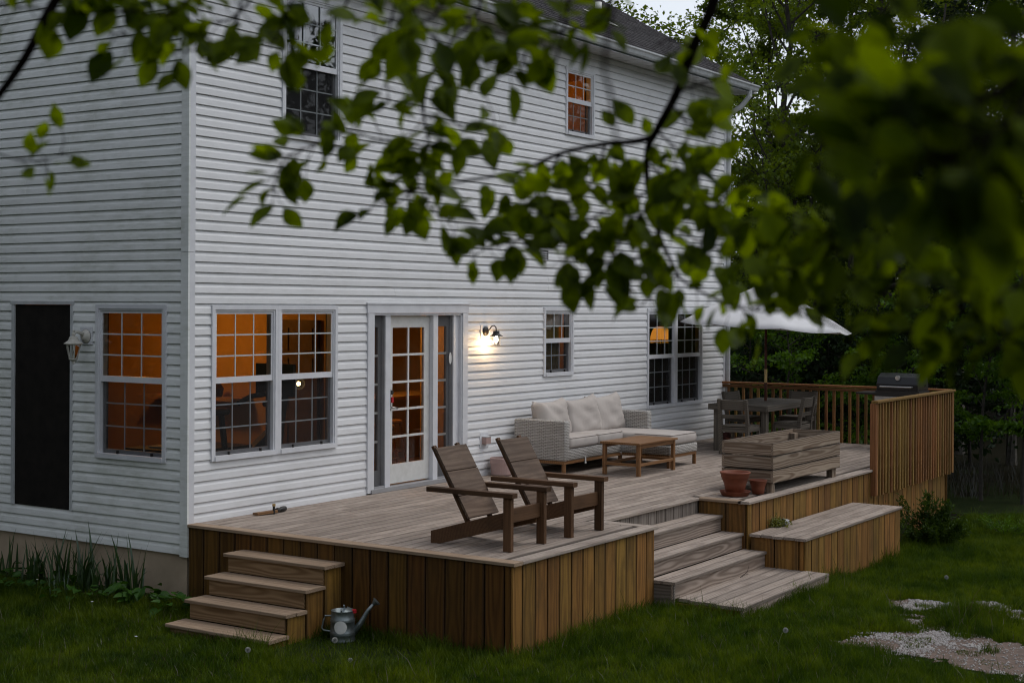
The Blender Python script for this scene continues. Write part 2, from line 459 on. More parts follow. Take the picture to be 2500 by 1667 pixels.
M['leaf_near'] = leaf_mat('beech_leaf', (0.028, 0.050, 0.0008), (0.205, 0.290, 0.004), 0.58, (1.45, 1.35, 0.2), 7.0, True, 0.010)
M['leaf_near_mass'] = leaf_mat('beech_leaf_mass', (0.018, 0.034, 0.0008), (0.205, 0.290, 0.004), 0.58, (1.45, 1.35, 0.2), 16.0, False, 0.010)
M['leaf_tree'] = leaf_mat('maple_leaf', (0.050, 0.090, 0.006), (0.150, 0.220, 0.014), 0.5, (1.5, 1.35, 0.4), 3.0, False, 0.02)
M['leaf_dark'] = leaf_mat('spruce_leaf', (0.009, 0.022, 0.007), (0.022, 0.042, 0.010), 0.3, (1.3, 1.3, 0.6), 3.0, False, 0.015)
M['leaf_bright'] = leaf_mat('understory_leaf', (0.030, 0.085, 0.003), (0.10, 0.19, 0.008), 0.45, (1.4, 1.35, 0.4), 4.0, False, 0.02)
M['leaf_shrub'] = leaf_mat('shrub_leaf', (0.018, 0.042, 0.006), (0.055, 0.095, 0.012), 0.35, (1.4, 1.3, 0.5), 9.0, False, 0.012)
M['grass'] = leaf_mat('grass_blade', (0.014, 0.042, 0.001), (0.100, 0.155, 0.005), 0.4, (1.4, 1.35, 0.3), 5.5, False, 0.012, 0.35)
M['tall_dry'] = leaf_mat('tall_dry_grass', (0.022, 0.020, 0.010), (0.05, 0.04, 0.02), 0.3, (1.2, 1.1, 0.7), 6.0)
M['grass_dry'] = leaf_mat('dry_grass', (0.07, 0.055, 0.025), (0.13, 0.10, 0.05), 0.3, (1.2, 1.1, 0.7), 6.0)
M['strap'] = leaf_mat('strap_leaf', (0.018, 0.050, 0.008), (0.045, 0.095, 0.014), 0.35, (1.3, 1.3, 0.6), 5.0, False, 0.08)
M['weed'] = leaf_mat('broad_weed_leaf', (0.018, 0.06, 0.006), (0.05, 0.12, 0.012), 0.35, (1.3, 1.3, 0.5), 8.0, False, 0.02)
M['moss'] = leaf_mat('yellow_moss', (0.10, 0.12, 0.008), (0.20, 0.20, 0.015), 0.3, (1.2, 1.2, 0.5), 20.0)
M['petal'] = plain('white_petal', (0.7, 0.7, 0.68), None, 9, 0.8)
M['fluff'] = plain('dandelion_fluff', (0.6, 0.6, 0.57), (0.42, 0.42, 0.4), 40, 0.95)
M['stem'] = plain('green_stem', (0.12, 0.15, 0.05), None, 9, 0.7)


# ------------------------------------------------------------------ mesh helpers
def link(o, parent=None):
    COL.objects.link(o)
    if parent is not None:
        o.parent = parent
    return o


def tag(o, label=None, cat=None, group=None, kind=None):
    if label: o['label'] = label
    if cat: o['category'] = cat
    if group: o['group'] = group
    if kind: o['kind'] = kind
    return o


def empty(name, loc=(0, 0, 0), rz=0.0, label=None, cat=None, group=None):
    o = bpy.data.objects.new(name, None)
    o.empty_display_size = 0.1
    o.location = loc
    o.rotation_euler = (0, 0, rz)
    COL.objects.link(o)
    return tag(o, label, cat, group)


def copy_tree(o, parent=None):
    c = o.copy()
    COL.objects.link(c)
    c.parent = parent
    for ch in list(o.children):
        copy_tree(ch, c)
    return c


def uv_box(me):
    uvl = me.uv_layers.new(name='UVMap')
    for p in me.polygons:
        n = p.normal
        a = max(range(3), key=lambda i: abs(n[i]))
        for li in p.loop_indices:
            v = me.vertices[me.loops[li].vertex_index].co
            uvl.data[li].uv = ((v.y, v.z), (v.x, v.z), (v.x, v.y))[a]


def mk(name, verts, faces, mat, parent=None, loc=(0, 0, 0), rot=None, smooth=False, uv=False):
    me = bpy.data.meshes.new(name)
    me.from_pydata([tuple(v) for v in verts], [], faces)
    if smooth:
        me.polygons.foreach_set('use_smooth', [True] * len(me.polygons))
    if mat is not None:
        me.materials.append(mat)
    if uv:
        uv_box(me)
    o = bpy.data.objects.new(name, me)
    o.location = loc
    if rot is not None:
        o.rotation_euler = rot
    return link(o, parent)


class MB:
    """collects shapes that belong to ONE part"""
    def __init__(s):
        s.v, s.f = [], []

    def add(s, vs, fs):
        k = len(s.v)
        s.v += [tuple(v) for v in vs]
        s.f += [tuple(i + k for i in f) for f in fs]
        return s

    def box(s, lo, hi):
        x0, y0, z0 = lo; x1, y1, z1 = hi
        return s.add([(x0, y0, z0), (x1, y0, z0), (x1, y1, z0), (x0, y1, z0), (x0, y0, z1), (x1, y0, z1), (x1, y1, z1), (x0, y1, z1)],
                     [(3, 2, 1, 0), (4, 5, 6, 7), (0, 1, 5, 4), (1, 2, 6, 5), (2, 3, 7, 6), (3, 0, 4, 7)])

    def bar(s, a, b, w, t, up=(0, 0, 1)):
        a, b = Vector(a), Vector(b)
        d = (b - a).normalized()
        u = Vector(up)
        if abs(d.dot(u)) > 0.98:
            u = Vector((0, 1, 0))
        sd = d.cross(u).normalized()
        u = sd.cross(d).normalized()
        vs = []
        for p in (a, b):
            for i, j in ((-1, -1), (1, -1), (1, 1), (-1, 1)):
                vs.append(p + sd * (i * w / 2) + u * (j * t / 2))
        return s.add(vs, [(3, 2, 1, 0), (4, 5, 6, 7), (0, 1, 5, 4), (1, 2, 6, 5), (2, 3, 7, 6), (3, 0, 4, 7)])

    def tube(s, path, rad, seg=8, cap=True):
        vs, fs = tube_arrays(path, rad, seg, cap)
        return s.add(vs, fs)

    def lathe(s, prof, seg=20, c=(0, 0, 0), axis='Z', cap=False):
        vs, fs = [], []
        for r, h in prof:
            for k in range(seg):
                a = 2 * math.pi * k / seg
                p = (r * math.cos(a), r * math.sin(a), h)
                if axis == 'Y': p = (p[0], p[2], p[1])
                if axis == 'X': p = (p[2], p[0], p[1])
                vs.append((p[0] + c[0], p[1] + c[1], p[2] + c[2]))
        for i in range(len(prof) - 1):
            for k in range(seg):
                k2 = (k + 1) % seg
                fs.append((i * seg + k, i * seg + k2, (i + 1) * seg + k2, (i + 1) * seg + k))
        if cap:
            fs.append(tuple(range(seg - 1, -1, -1)))
            fs.append(tuple((len(prof) - 1) * seg + k for k in range(seg)))
        return s.add(vs, fs)

    def build(s, name, mat, parent=None, loc=(0, 0, 0), rot=None, smooth=False, uv=False):
        return mk(name, s.v, s.f, mat, parent, loc, rot, smooth, uv)


def tube_arrays(path, rad, seg=8, cap=True):
    P = [Vector(p) for p in path]
    if not hasattr(rad, '__len__'):
        rad = [rad] * len(P)
    vs, fs = [], []
    ref = Vector((0.13, 0.27, 0.95)).normalized()
    for i, p in enumerate(P):
        d = (P[min(i + 1, len(P) - 1)] - P[max(i - 1, 0)])
        d = d.normalized() if d.length > 1e-9 else Vector((0, 0, 1))
        r0 = ref if abs(d.dot(ref)) < 0.95 else Vector((1, 0, 0))
        a = d.cross(r0).normalized()
        b = d.cross(a).normalized()
        ref = b.cross(d) if False else ref
        for k in range(seg):
            t = 2 * math.pi * k / seg
            vs.append(p + a * (rad[i] * math.cos(t)) + b * (rad[i] * math.sin(t)))
    for i in range(len(P) - 1):
        for k in range(seg):
            k2 = (k + 1) % seg
            fs.append((i * seg + k, (i + 1) * seg + k, (i + 1) * seg + k2, i * seg + k2))
    if cap:
        fs.append(tuple(range(seg)))
        fs.append(tuple((len(P) - 1) * seg + k for k in range(seg - 1, -1, -1)))
    return vs, fs


_board_cache = {}


def board_mesh(L, w, t, mat, ch=0.004):
    key = (round(L, 3), round(w, 3), round(t, 3), mat.name)
    if key in _board_cache:
        return _board_cache[key]
    a, b = w / 2, t / 2
    sec = [(-a + ch, -b), (a - ch, -b), (a, -b + ch), (a, b - ch), (a - ch, b), (-a + ch, b), (-a, b - ch), (-a, -b + ch)]
    vs = [(-L / 2, y, z) for y, z in sec] + [(L / 2, y, z) for y, z in sec]
    fs = [tuple(range(7, -1, -1)), tuple(range(8, 16))] + [(k, (k + 1) % 8, 8 + (k + 1) % 8, 8 + k) for k in range(8)]
    me = bpy.data.meshes.new('board')
    me.from_pydata(vs, [], fs)
    me.materials.append(mat)
    _board_cache[key] = me
    return me


def board(name, c, ex, ez, L, w, t, mat, parent=None, ch=0.004):
    """one plank: centre c, length along ex, thickness along ez"""
    o = bpy.data.objects.new(name, board_mesh(L, w, t, mat, ch))
    ex, ez = Vector(ex).normalized(), Vector(ez).normalized()
    ey = ez.cross(ex)
    m = Matrix((ex, ey, ez)).transposed().to_4x4()
    m.translation = Vector(c)
    o.matrix_basis = m
    return link(o, parent)


def rbox(name, lo, hi, r, mat, parent=None, seg=2, uv=True, smooth=True, jitter=0.0):
    bm = bmesh.new()
    bmesh.ops.create_cube(bm, size=1.0)
    lo, hi = Vector(lo), Vector(hi)
    c, s = (lo + hi) / 2, hi - lo
    for v in bm.verts:
        v.co = Vector((v.co.x * s.x, v.co.y * s.y, v.co.z * s.z))
    bmesh.ops.bevel(bm, geom=bm.edges[:] , offset=r, segments=seg, profile=0.5, affect='EDGES')
    me = bpy.data.meshes.new(name)
    bm.to_mesh(me); bm.free()
    if smooth:
        me.polygons.foreach_set('use_smooth', [p.area < 8 * r * max(s) and True for p in me.polygons])
    me.materials.append(mat)
    if uv:
        uv_box(me)
    o = bpy.data.objects.new(name, me)
    o.location = c
    return link(o, parent)


def puff(name, s, mat, parent, loc, rot=(0, 0, 0), pinch=0.06, power=0.42, seed=0, n=14, sag=0.0):
    """soft cushion: s = (width, height, thickness), lies in local XZ, thickness along Y"""
    rng = random.Random(seed)
    vs, fs = [], []
    ph = [rng.uniform(0, 6.28) for _ in range(6)]
    for side in (1, -1):
        for i in range(n + 1):
            for j in range(n + 1):
                u, v = 2 * i / n - 1, 2 * j / n - 1
                edge = max(0.0, (1 - abs(u) ** 5) * (1 - abs(v) ** 5)) ** power
                x = u * (1 + pinch * abs(v) ** 3 - pinch * 0.4) * s[0] / 2
                z = v * (1 + pinch * abs(u) ** 3 - pinch * 0.4) * s[1] / 2
                wr = 0.010 * math.sin(7 * u + 5 * v + ph[0]) * edge + 0.007 * math.sin(13 * u * v + 9 * v + ph[1]) + 0.012 * math.sin(4 * u - 6 * v + ph[2]) * (1 - edge)
                y = side * (edge * s[2] / 2 + 0.004) + wr * (1 if side < 0 else 0.4)
                z -= sag * (1 - u * u) * (v > 0) * v
                vs.append((x, y, z))
    k = (n + 1) * (n + 1)
    for i in range(n):
        for j in range(n):
            a = i * (n + 1) + j
            fs.append((a, a + 1, a + n + 2, a + n + 1))
            fs.append((k + a, k + a + n + 1, k + a + n + 2, k + a + 1))
    rim = [i * (n + 1) for i in range(n + 1)] + [n * (n + 1) + j for j in range(1, n + 1)] + [i * (n + 1) + n for i in range(n - 1, -1, -1)] + [j for j in range(n - 1, 0, -1)]
    for q in range(len(rim)):
        a, b = rim[q], rim[(q + 1) % len(rim)]
        fs.append((a, b, k + b, k + a))
    return mk(name, vs, fs, mat, parent, loc, rot, True)


def px(x, y, depth):
    """a point of the place seen at (x, y) of the 2352-wide view, `depth` metres ahead of the viewer"""
    u, v = x * 2500 / 2352 - 1250, y * 2500 / 2352 - PPY
    cr, sr = math.cos(ROLL), math.sin(ROLL)
    a, b = (u * cr + v * sr) / FPX, (-u * sr + v * cr) / FPX
    F = Vector((math.cos(YAW), math.sin(YAW), 0)); Rt = Vector((math.sin(YAW), -math.cos(YAW), 0))
    return CAM + (F + Rt * a - Vector((0, 0, 1)) * b) * depth


def zg(x, y):
    """height of the lawn"""
    x = np.asarray(x, float); y = np.asarray(y, float)
    s = np.clip(x - 2.7, 0, 10.0)
    z = -0.845 - 0.051 * s
    z = z + 0.07 * np.clip(1 - np.abs(x + 0.2) / 1.2, 0, 1) * np.clip((y + 0.6) / 0.8, 0, 1)      # bed against the foundation
    z = z + 0.018 * np.sin(x * 1.7 + 0.6 * y) * np.sin(y * 1.3 - 0.4 * x)
    z = z + 0.035 * np.clip(-(y + 9) - 0.2 * (x + 6), 0, 30)
    z = z - 0.02 * np.clip(x - 16, 0, 20)
    return z


def vnoise(x, y, seed=0):
    """smooth value noise for scattering"""
    x = np.asarray(x, float); y = np.asarray(y, float)
    xi, yi = np.floor(x).astype(int), np.floor(y).astype(int)
    fx, fy = x - xi, y - yi
    fx, fy = fx * fx * (3 - 2 * fx), fy * fy * (3 - 2 * fy)
    def h(a, b):
        n = (a * 374761393 + b * 668265263 + seed * 974711) & 0x7fffffff
        n = ((n ^ (n >> 13)) * 1274126177) & 0x7fffffff
        return ((n ^ (n >> 16)) & 0xffff) / 65535.0
    return (h(xi, yi) * (1 - fx) + h(xi + 1, yi) * fx) * (1 - fy) + (h(xi, yi + 1) * (1 - fx) + h(xi + 1, yi + 1) * fx) * fy


def in_poly(x, y, poly):
    x = np.asarray(x); y = np.asarray(y)
    r = np.zeros(x.shape, bool)
    j = len(poly) - 1
    for i in range(len(poly)):
        xi, yi = poly[i]; xj, yj = poly[j]
        c = ((yi > y) != (yj > y)) & (x < (xj - xi) * (y - yi) / (yj - yi + 1e-12) + xi)
        r ^= c
        j = i
    return r


def fast_mesh(name, V, Q, mat, parent=None, smooth=False, tri=False):
    """numpy verts (n,3) and faces (m,3|4) -> object"""
    me = bpy.data.meshes.new(name)
    k = Q.shape[1]
    me.vertices.add(len(V)); me.vertices.foreach_set('co', np.ascontiguousarray(V, np.float32).ravel())
    me.loops.add(Q.size); me.loops.foreach_set('vertex_index', np.ascontiguousarray(Q, np.int32).ravel())
    me.polygons.add(len(Q))
    me.polygons.foreach_set('loop_start', np.arange(0, Q.size, k, dtype=np.int32))
    me.polygons.foreach_set('loop_total', np.full(len(Q), k, np.int32))
    me.update(calc_edges=True)
    me.validate()
    if smooth:
        me.polygons.foreach_set('use_smooth', [True] * len(Q))
    me.materials.append(mat)
    o = bpy.data.objects.new(name, me)
    return link(o, parent)


def leaf_quads(P, A, Nn, L, W, fold=0.25):
    """folded leaves: base points P, axis A, normal Nn, lengths L, widths W -> verts, quads (2 per leaf)"""
    n = len(P)
    A = A / np.linalg.norm(A, axis=1, keepdims=True)
    S = np.cross(Nn, A); S /= np.linalg.norm(S, axis=1, keepdims=True) + 1e-9
    U = np.cross(A, S)
    L = L[:, None]; W = W[:, None]
    b = P; t = P + A * L - U * L * 0.12
    m = P + A * L * 0.5
    l = P + A * L * 0.42 + S * W * 0.5 + U * W * fold
    r = P + A * L * 0.42 - S * W * 0.5 + U * W * fold
    V = np.stack([b, l, t, r], 1).reshape(-1, 3)
    Q = np.arange(n * 4).reshape(-1, 4)
    T = np.concatenate([Q[:, [0, 2, 1]], Q[:, [0, 3, 2]]])
    return V, T


# ------------------------------------------------------------------ ground
gx = np.concatenate([np.linspace(-400, -30, 14), np.arange(-25, 40, 0.6), np.linspace(45, 500, 16)])
gy = np.concatenate([np.linspace(-400, -30, 14), np.arange(-25, 30, 0.6), np.linspace(35, 500, 16)])
GX, GY = np.meshgrid(gx, gy, indexing='ij')
GV = np.stack([GX, GY, zg(GX, GY)], -1).reshape(-1, 3)
nx, ny = len(gx), len(gy)
I = (np.arange(nx - 1)[:, None] * ny + np.arange(ny - 1)[None, :]).reshape(-1)
GQ = np.stack([I, I + ny, I + ny + 1, I + 1], 1)
ground = fast_mesh('ground', GV, GQ, M['soil'], smooth=True)
tag(ground, kind='structure', label='dark lawn ground sloping gently down past the deck')

GRAVEL = [[(2.35, -6.27), (2.63, -6.41), (3.02, -6.61), (3.2, -6.71), (4.07, -6.3), (4.06, -6.4), (3.78, -6.67), (3.51, -6.94), (3.2, -6.98), (3.37, -7.26), (3.04, -7.44), (3.19, -7.69), (3.11, -7.95), (1.67, -8.29), (1.87, -8.02), (2.1, -7.84), (2.04, -7.67), (2.08, -7.42), (2.1, -7.14), (2.16, -6.9), (2.16, -6.65), (2.24, -6.41)],
          [(4.97, -5.99), (5.27, -6.12), (5.2, -6.34), (5.11, -6.53), (5.0, -6.76), (4.85, -6.99), (4.72, -6.96), (4.69, -6.72), (4.83, -6.48), (4.65, -6.24)],
          [(5.36, -6.62), (5.69, -6.77), (5.52, -7.01), (5.25, -7.18), (4.55, -7.62), (4.11, -7.46), (4.58, -7.25), (5.28, -6.88)]]


def grow_poly(p, k):
    cx_ = sum(q[0] for q in p) / len(p); cy_ = sum(q[1] for q in p) / len(p)
    return [(cx_ + (q[0] - cx_) * k, cy_ + (q[1] - cy_) * k) for q in p]


GRAVEL = [grow_poly(GRAVEL[0], 1.10), grow_poly(GRAVEL[1], 1.45), grow_poly(GRAVEL[2], 1.3)]


def gravel_mask(x, y):
    jx = x + 0.34 * (vnoise(x * 5, y * 5, 3) - 0.5) + 0.12 * (vnoise(x * 14, y * 14, 5) - 0.5)
    jy = y + 0.34 * (vnoise(x * 5, y * 5, 4) - 0.5) + 0.12 * (vnoise(x * 14, y * 14, 6) - 0.5)
    r = np.zeros(np.shape(x), bool)
    for p in GRAVEL:
        r |= in_poly(jx, jy, p)
    return r


sx = np.arange(1.2, 6.5, 0.035); sy = np.arange(-8.7, -5.5, 0.035)
SX, SY = np.meshgrid(sx, sy, indexing='ij')
keep = gravel_mask(SX[:-1, :-1] + 0.017, SY[:-1, :-1] + 0.017)
SV = np.stack([SX, SY, zg(SX, SY) + 0.006], -1).reshape(-1, 3)
I = (np.arange(len(sx) - 1)[:, None] * len(sy) + np.arange(len(sy) - 1)[None, :])[keep]
SQ = np.stack([I, I + len(sy), I + len(sy) + 1, I + 1], 1)
gp = fast_mesh('gravel_path', SV, SQ, M['gravel_bed'])
tag(gp, kind='structure', label='worn dirt patches where gravel shows through the lawn')

# stone chips
nchip = 46000
cx = RNG.uniform(1.3, 6.2, nchip); cyy = RNG.uniform(-8.6, -5.6, nchip)
mk_ = (gravel_mask(cx, cyy) | (gravel_mask(cx + RNG.normal(0, 0.2, nchip), cyy + RNG.normal(0, 0.2, nchip)) & (RNG.random(nchip) < 0.10))) & ((vnoise(cx * 2.6, cyy * 2.6, 8) + 0.25 * vnoise(cx * 9, cyy * 9, 9) > 0.63) | (RNG.random(nchip) < 0.14))
cx, cyy = cx[mk_], cyy[mk_]
cs = RNG.uniform(0.005, 0.015, len(cx))
base = np.array([(1, 0, 0), (0, 1, 0), (-1, 0, 0), (0, -1, 0), (0, 0, 0.7), (0, 0, -0.7)], float)
ba = RNG.uniform(0, 6.28, len(cx))
jit = RNG.uniform(0.65, 1.25, (len(cx), 6, 3))
CV = base[None] * jit * cs[:, None, None]
ca, sa = np.cos(ba)[:, None], np.sin(ba)[:, None]
CV = np.stack([CV[..., 0] * ca - CV[..., 1] * sa, CV[..., 0] * sa + CV[..., 1] * ca, CV[..., 2]], -1)
CV += np.stack([cx, cyy, zg(cx, cyy) + 0.010], -1)[:, None]
oct_f = np.array([(0, 1, 4), (1, 2, 4), (2, 3, 4), (3, 0, 4), (1, 0, 5), (2, 1, 5), (3, 2, 5), (0, 3, 5)])
CT = (oct_f[None] + 6 * np.arange(len(cx))[:, None, None]).reshape(-1, 3)
gravel = fast_mesh('gravel', CV.reshape(-1, 3), CT, M['pebble'])
tag(gravel, 'white crushed stone chips scattered over the bare lawn patch', 'gravel', kind='stuff')

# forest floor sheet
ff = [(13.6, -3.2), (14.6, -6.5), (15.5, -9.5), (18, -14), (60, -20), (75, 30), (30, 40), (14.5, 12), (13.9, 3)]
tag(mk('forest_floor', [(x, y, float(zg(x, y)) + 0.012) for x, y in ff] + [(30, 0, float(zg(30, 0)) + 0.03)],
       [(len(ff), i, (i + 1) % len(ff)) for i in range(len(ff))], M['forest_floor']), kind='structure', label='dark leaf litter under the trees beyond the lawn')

# ------------------------------------------------------------------ house
C_ = 0.11
XF = 13.05            # length of the rear wall
YB = 9.0              # depth of the house
Z_SOFFIT = 6.12
house = empty('house', (0, 0, 0), 0, 'two storey white vinyl sided house with dark shingle roof behind the deck', 'house')


def profile(z0, lo, hi):
    """dutch-lap section clipped to heights lo..hi: (outward, z)"""
    pts = [(-0.007, C_), (-0.007, C_ * 0.973), (0.000, C_ * 0.955), (0.0035, C_ * 0.82), (0.008, C_ * 0.70), (0.0135, C_ * 0.60), (0.0155, C_ * 0.56), (0.0205, 0.003), (0.0195, 0.0), (-0.007, 0.0)]
    P = [(o, z0 + z) for o, z in pts]
    out = []
    for i, (o, z) in enumerate(P):
        if i and (P[i - 1][1] - hi) * (z - hi) < 0:
            t = (hi - P[i - 1][1]) / (z - P[i - 1][1]); out.append((P[i - 1][0] + t * (o - P[i - 1][0]), hi))
        if i and (P[i - 1][1] - lo) * (z - lo) < 0:
            t = (lo - P[i - 1][1]) / (z - P[i - 1][1]); out.append((P[i - 1][0] + t * (o - P[i - 1][0]), lo))
        if lo - 1e-6 <= z <= hi + 1e-6:
            out.append((o, z))
    return out


_pl = {}


def plank(wall, parent, u0, u1, z0, lo=None, hi=None, mat=None, lift=0.0):
    lo = z0 if lo is None else lo; hi = z0 + C_ if hi is None else hi
    key = (wall, round(u1 - u0, 3), round(lo - z0, 3), round(hi - z0, 3), mat.name)
    if key not in _pl:
        pr = profile(0, lo - z0, hi - z0)
        n = len(pr); L = u1 - u0
        if wall == 'rear':
            vs = [(0, -o, z) for o, z in pr] + [(L, -o, z) for o, z in pr]
            fs = [(i, i + 1, n + i + 1, n + i) for i in range(n - 1)] + [tuple(range(n - 1, -1, -1)), tuple(range(n, 2 * n))]
        else:
            vs = [(-o, 0, z) for o, z in pr] + [(-o, L, z) for o, z in pr]
            fs = [(n + i, n + i + 1, i + 1, i) for i in range(n - 1)] + [tuple(range(n)), tuple(range(2 * n - 1, n - 1, -1))]
        me = bpy.data.meshes.new('siding_plank')
        me.from_pydata(vs, [], fs); me.materials.append(mat)
        _pl[key] = me
    o = bpy.data.objects.new('siding_plank', _pl[key])
    sag = random.uniform(-0.0012, 0.0012)
    o.location = (u0, -lift, z0 + sag) if wall == 'rear' else (-lift, u0, z0 + sag)
    return link(o, parent)


def side_wall(wall, zbase, zmax, umax, holes, mat, parent, u_start=0.075, seams=()):
    n = int(math.ceil((zmax - zbase) / C_))
    for k in range(n):
        z0 = zbase + k * C_; z1 = min(z0 + C_, zmax)
        hs_ = sorted([h for h in holes if h[2] < z1 - 0.004 and h[3] > z0 + 0.004])
        cuts = [u_start]
        for h in hs_:
            cuts += [h[0], h[1]]
        cuts.append(umax)
        sm = [s[1] for s in seams if k in s[0]]
        for a, b in zip(cuts[0::2], cuts[1::2]):
            if b - a < 0.01: continue
            cu = [a] + [s for s in sm if a + 0.1 < s < b - 0.1] + [b]
            for q, (p, r) in enumerate(zip(cu[:-1], cu[1:])):
                lap = 0.025 if q else 0
                plank(wall, parent, p - lap, r, z0, None, z1, mat, 0.0022 if q else 0.0)
        for h in hs_:
            if h[2] - z0 > 0.012:
                plank(wall, parent, h[0], h[1], z0, None, h[2], mat)
            if z1 - h[3] > 0.012:
                plank(wall, parent, h[0], h[1], z0, h[3], z1, mat)


def wall_cells(axis, u0, u1, z0, z1, holes, d0, d1):
    us = sorted({u0, u1, *[h[0] + 0.03 for h in holes], *[h[1] - 0.03 for h in holes]})
    zs = sorted({z0, z1, *[h[2] + 0.03 for h in holes], *[h[3] - 0.03 for h in holes]})
    b = MB()
    for a, c in zip(us[:-1], us[1:]):
        for e, f in zip(zs[:-1], zs[1:]):
            mu, mz = (a + c) / 2, (e + f) / 2
            if any(h[0] < mu < h[1] and h[2] < mz < h[3] for h in holes):
                continue
            if axis == 'rear': b.box((a, d0, e), (c, d1, f))
            else: b.box((d0, a, e), (d1, c, f))
    return b


# openings: (u0, u1, z0, z1)
W_REAR = [('double', 0.32, 2.37, 0.62, 2.278), ('single', 1.40, 2.43, 4.165, 5.83), ('small', 6.945, 7.775, 1.275, 2.27), ('double', 10.10, 12.12, 0.635, 2.262), ('small', 7.525, 8.363, 4.82, 5.825)]
DOOR = (2.935, 5.035, -0.10, 2.30)
holes_rear = [(w[1], w[2], w[3], w[4]) for w in W_REAR] + [DOOR, (5.348, 5.535, 1.845, 2.03), (5.345, 5.542, 0.373, 0.578), (6.838, 7.03, 2.935, 3.098)]
LW = (0.295, 1.385, 0.615, 2.28)
BOARD = (1.765, 2.79, 0.0, 2.31)
holes_side = [LW, BOARD, (1.443, 1.629, 1.84, 2.03)]

wr = wall_cells('rear', 0.0, XF, -0.29, Z_SOFFIT + 0.3, [h for h in holes_rear if h[1] - h[0] > 0.5], 0.012, 0.13).build('wall', M['sheath'], house)
ws = wall_cells('side', 0.13, YB, -0.29, Z_SOFFIT + 3.2, [LW, BOARD], 0.012, 0.13).build('wall', M['sheath'], house)
side_wall('rear', 2.2957 - 21 * C_, Z_SOFFIT, XF - 0.075, holes_rear, M['siding'], wr, seams=[((21, 22), 3.5), ((23, 24), 7.1), ((27, 28), 5.4), ((31, 32), 4.2), ((33, 34), 7.8), ((35, 36), 3.0), ((2, 3), 8.9), ((44, 45), 5.8)])
seams = [((49, 50), 0.62), ((45, 46), 1.12), ((43, 44), 1.47), ((41, 42), 1.83), ((38, 39), 2.25), ((35, 36), 2.62)]
seams = [((45, 46), 0.36), ((43, 44), 1.04), ((41, 42), 1.46), ((39, 40), 1.86), ((37, 38), 2.24), ((35, 36), 2.6)]
side_wall('side', 2.3138 - 24 * C_, 6.6, YB, holes_side, M['siding_side'], ws, seams=seams)

# corner posts, two lengths with a joint at z = 2.83
jt = 2.828
for z0, z1 in ((-0.345, jt), (jt + 0.004, Z_SOFFIT)):
    b = MB()
    b.box((-0.024, -0.024, max(z0, -0.0)), (0.075, 0.0, z1)) if z0 < 0 else b.box((-0.024, -0.024, z0), (0.075, 0.0, z1))
    b.build('corner_post', M['trim'], house)
    b = MB(); b.box((-0.0245, -0.0243, z0), (0.0, 0.085, z1)); b.build('corner_post', M['siding_side'], house)
b = MB(); b.box((XF - 0.075, -0.024, -0.2), (XF + 0.024, 0.0, Z_SOFFIT)); b.box((XF, 0.0, -0.2), (XF + 0.024, 0.08, Z_SOFFIT)); b.build('corner_post', M['trim'], house)
# foundation and the walls out of sight
b = MB(); b.box((0.02, 0.02, -2.2), (XF, YB, -0.30)); b.build('foundation', M['concrete'], house)
b = MB(); b.box((XF - 0.12, 0.14, -0.3), (XF, YB, Z_SOFFIT)); b.build('wall', M['siding'], house)
b = MB(); b.box((0.14, YB - 0.12, -0.3), (XF - 0.13, YB, Z_SOFFIT)); b.build('wall', M['siding'], house)

# roof: slope 0.586, eave at y = -0.45
SL = 0.586
YR = 4.5
def roof_z(y): return 6.235 + SL * (y + 0.47)
b = MB()
vs = [(-0.32, -0.47, roof_z(-0.47) - 0.03), (XF + 0.28, -0.47, roof_z(-0.47) - 0.03), (XF + 0.28, YR, roof_z(YR) - 0.03), (-0.32, YR, roof_z(YR) - 0.03)]
vs2 = [(x, 2 * YR - y, z) for x, y, z in vs]
b.add(vs, [(0, 1, 2, 3)]); b.add(vs2, [(3, 2, 1, 0)])
b.add([(x, y, z - 0.12) for x, y, z in vs], [(3, 2, 1, 0)]); b.add([(x, y, z - 0.12) for x, y, z in vs2], [(0, 1, 2, 3)])
roof = b.build('roof', M['trim_dirty'], house)
slen = 0.146
ns = int((YR + 0.49) / (slen * math.cos(math.atan(SL)))) + 1
th = math.atan(SL)
rr = random.Random(4)
for k in range(ns):
    y0 = -0.49 + k * slen * math.cos(th)
    bb = MB()
    x = -0.34 - rr.uniform(0, 0.3)
    while x < XF + 0.30:
        w = rr.uniform(0.11, 0.34)
        x0, x1 = max(x, -0.34), min(x + w - 0.006, XF + 0.30)
        if x1 - x0 > 0.02:
            t = 0.012 + rr.uniform(0, 0.010)
            y1 = y0 + slen * 1.25 * math.cos(th)
            za, zb = roof_z(y0), roof_z(y1)
            bb.add([(x0, y0, za), (x1, y0, za), (x1, y0, za + t + 0.006), (x0, y0, za + t + 0.006), (x0, y1, zb + 0.002), (x1, y1, zb + 0.002)],
                   [(0, 1, 2, 3), (3, 2, 5, 4), (0, 3, 4), (1, 5, 2)])
        x += w
    bb.build('shingle_course', M['shingle'], roof)
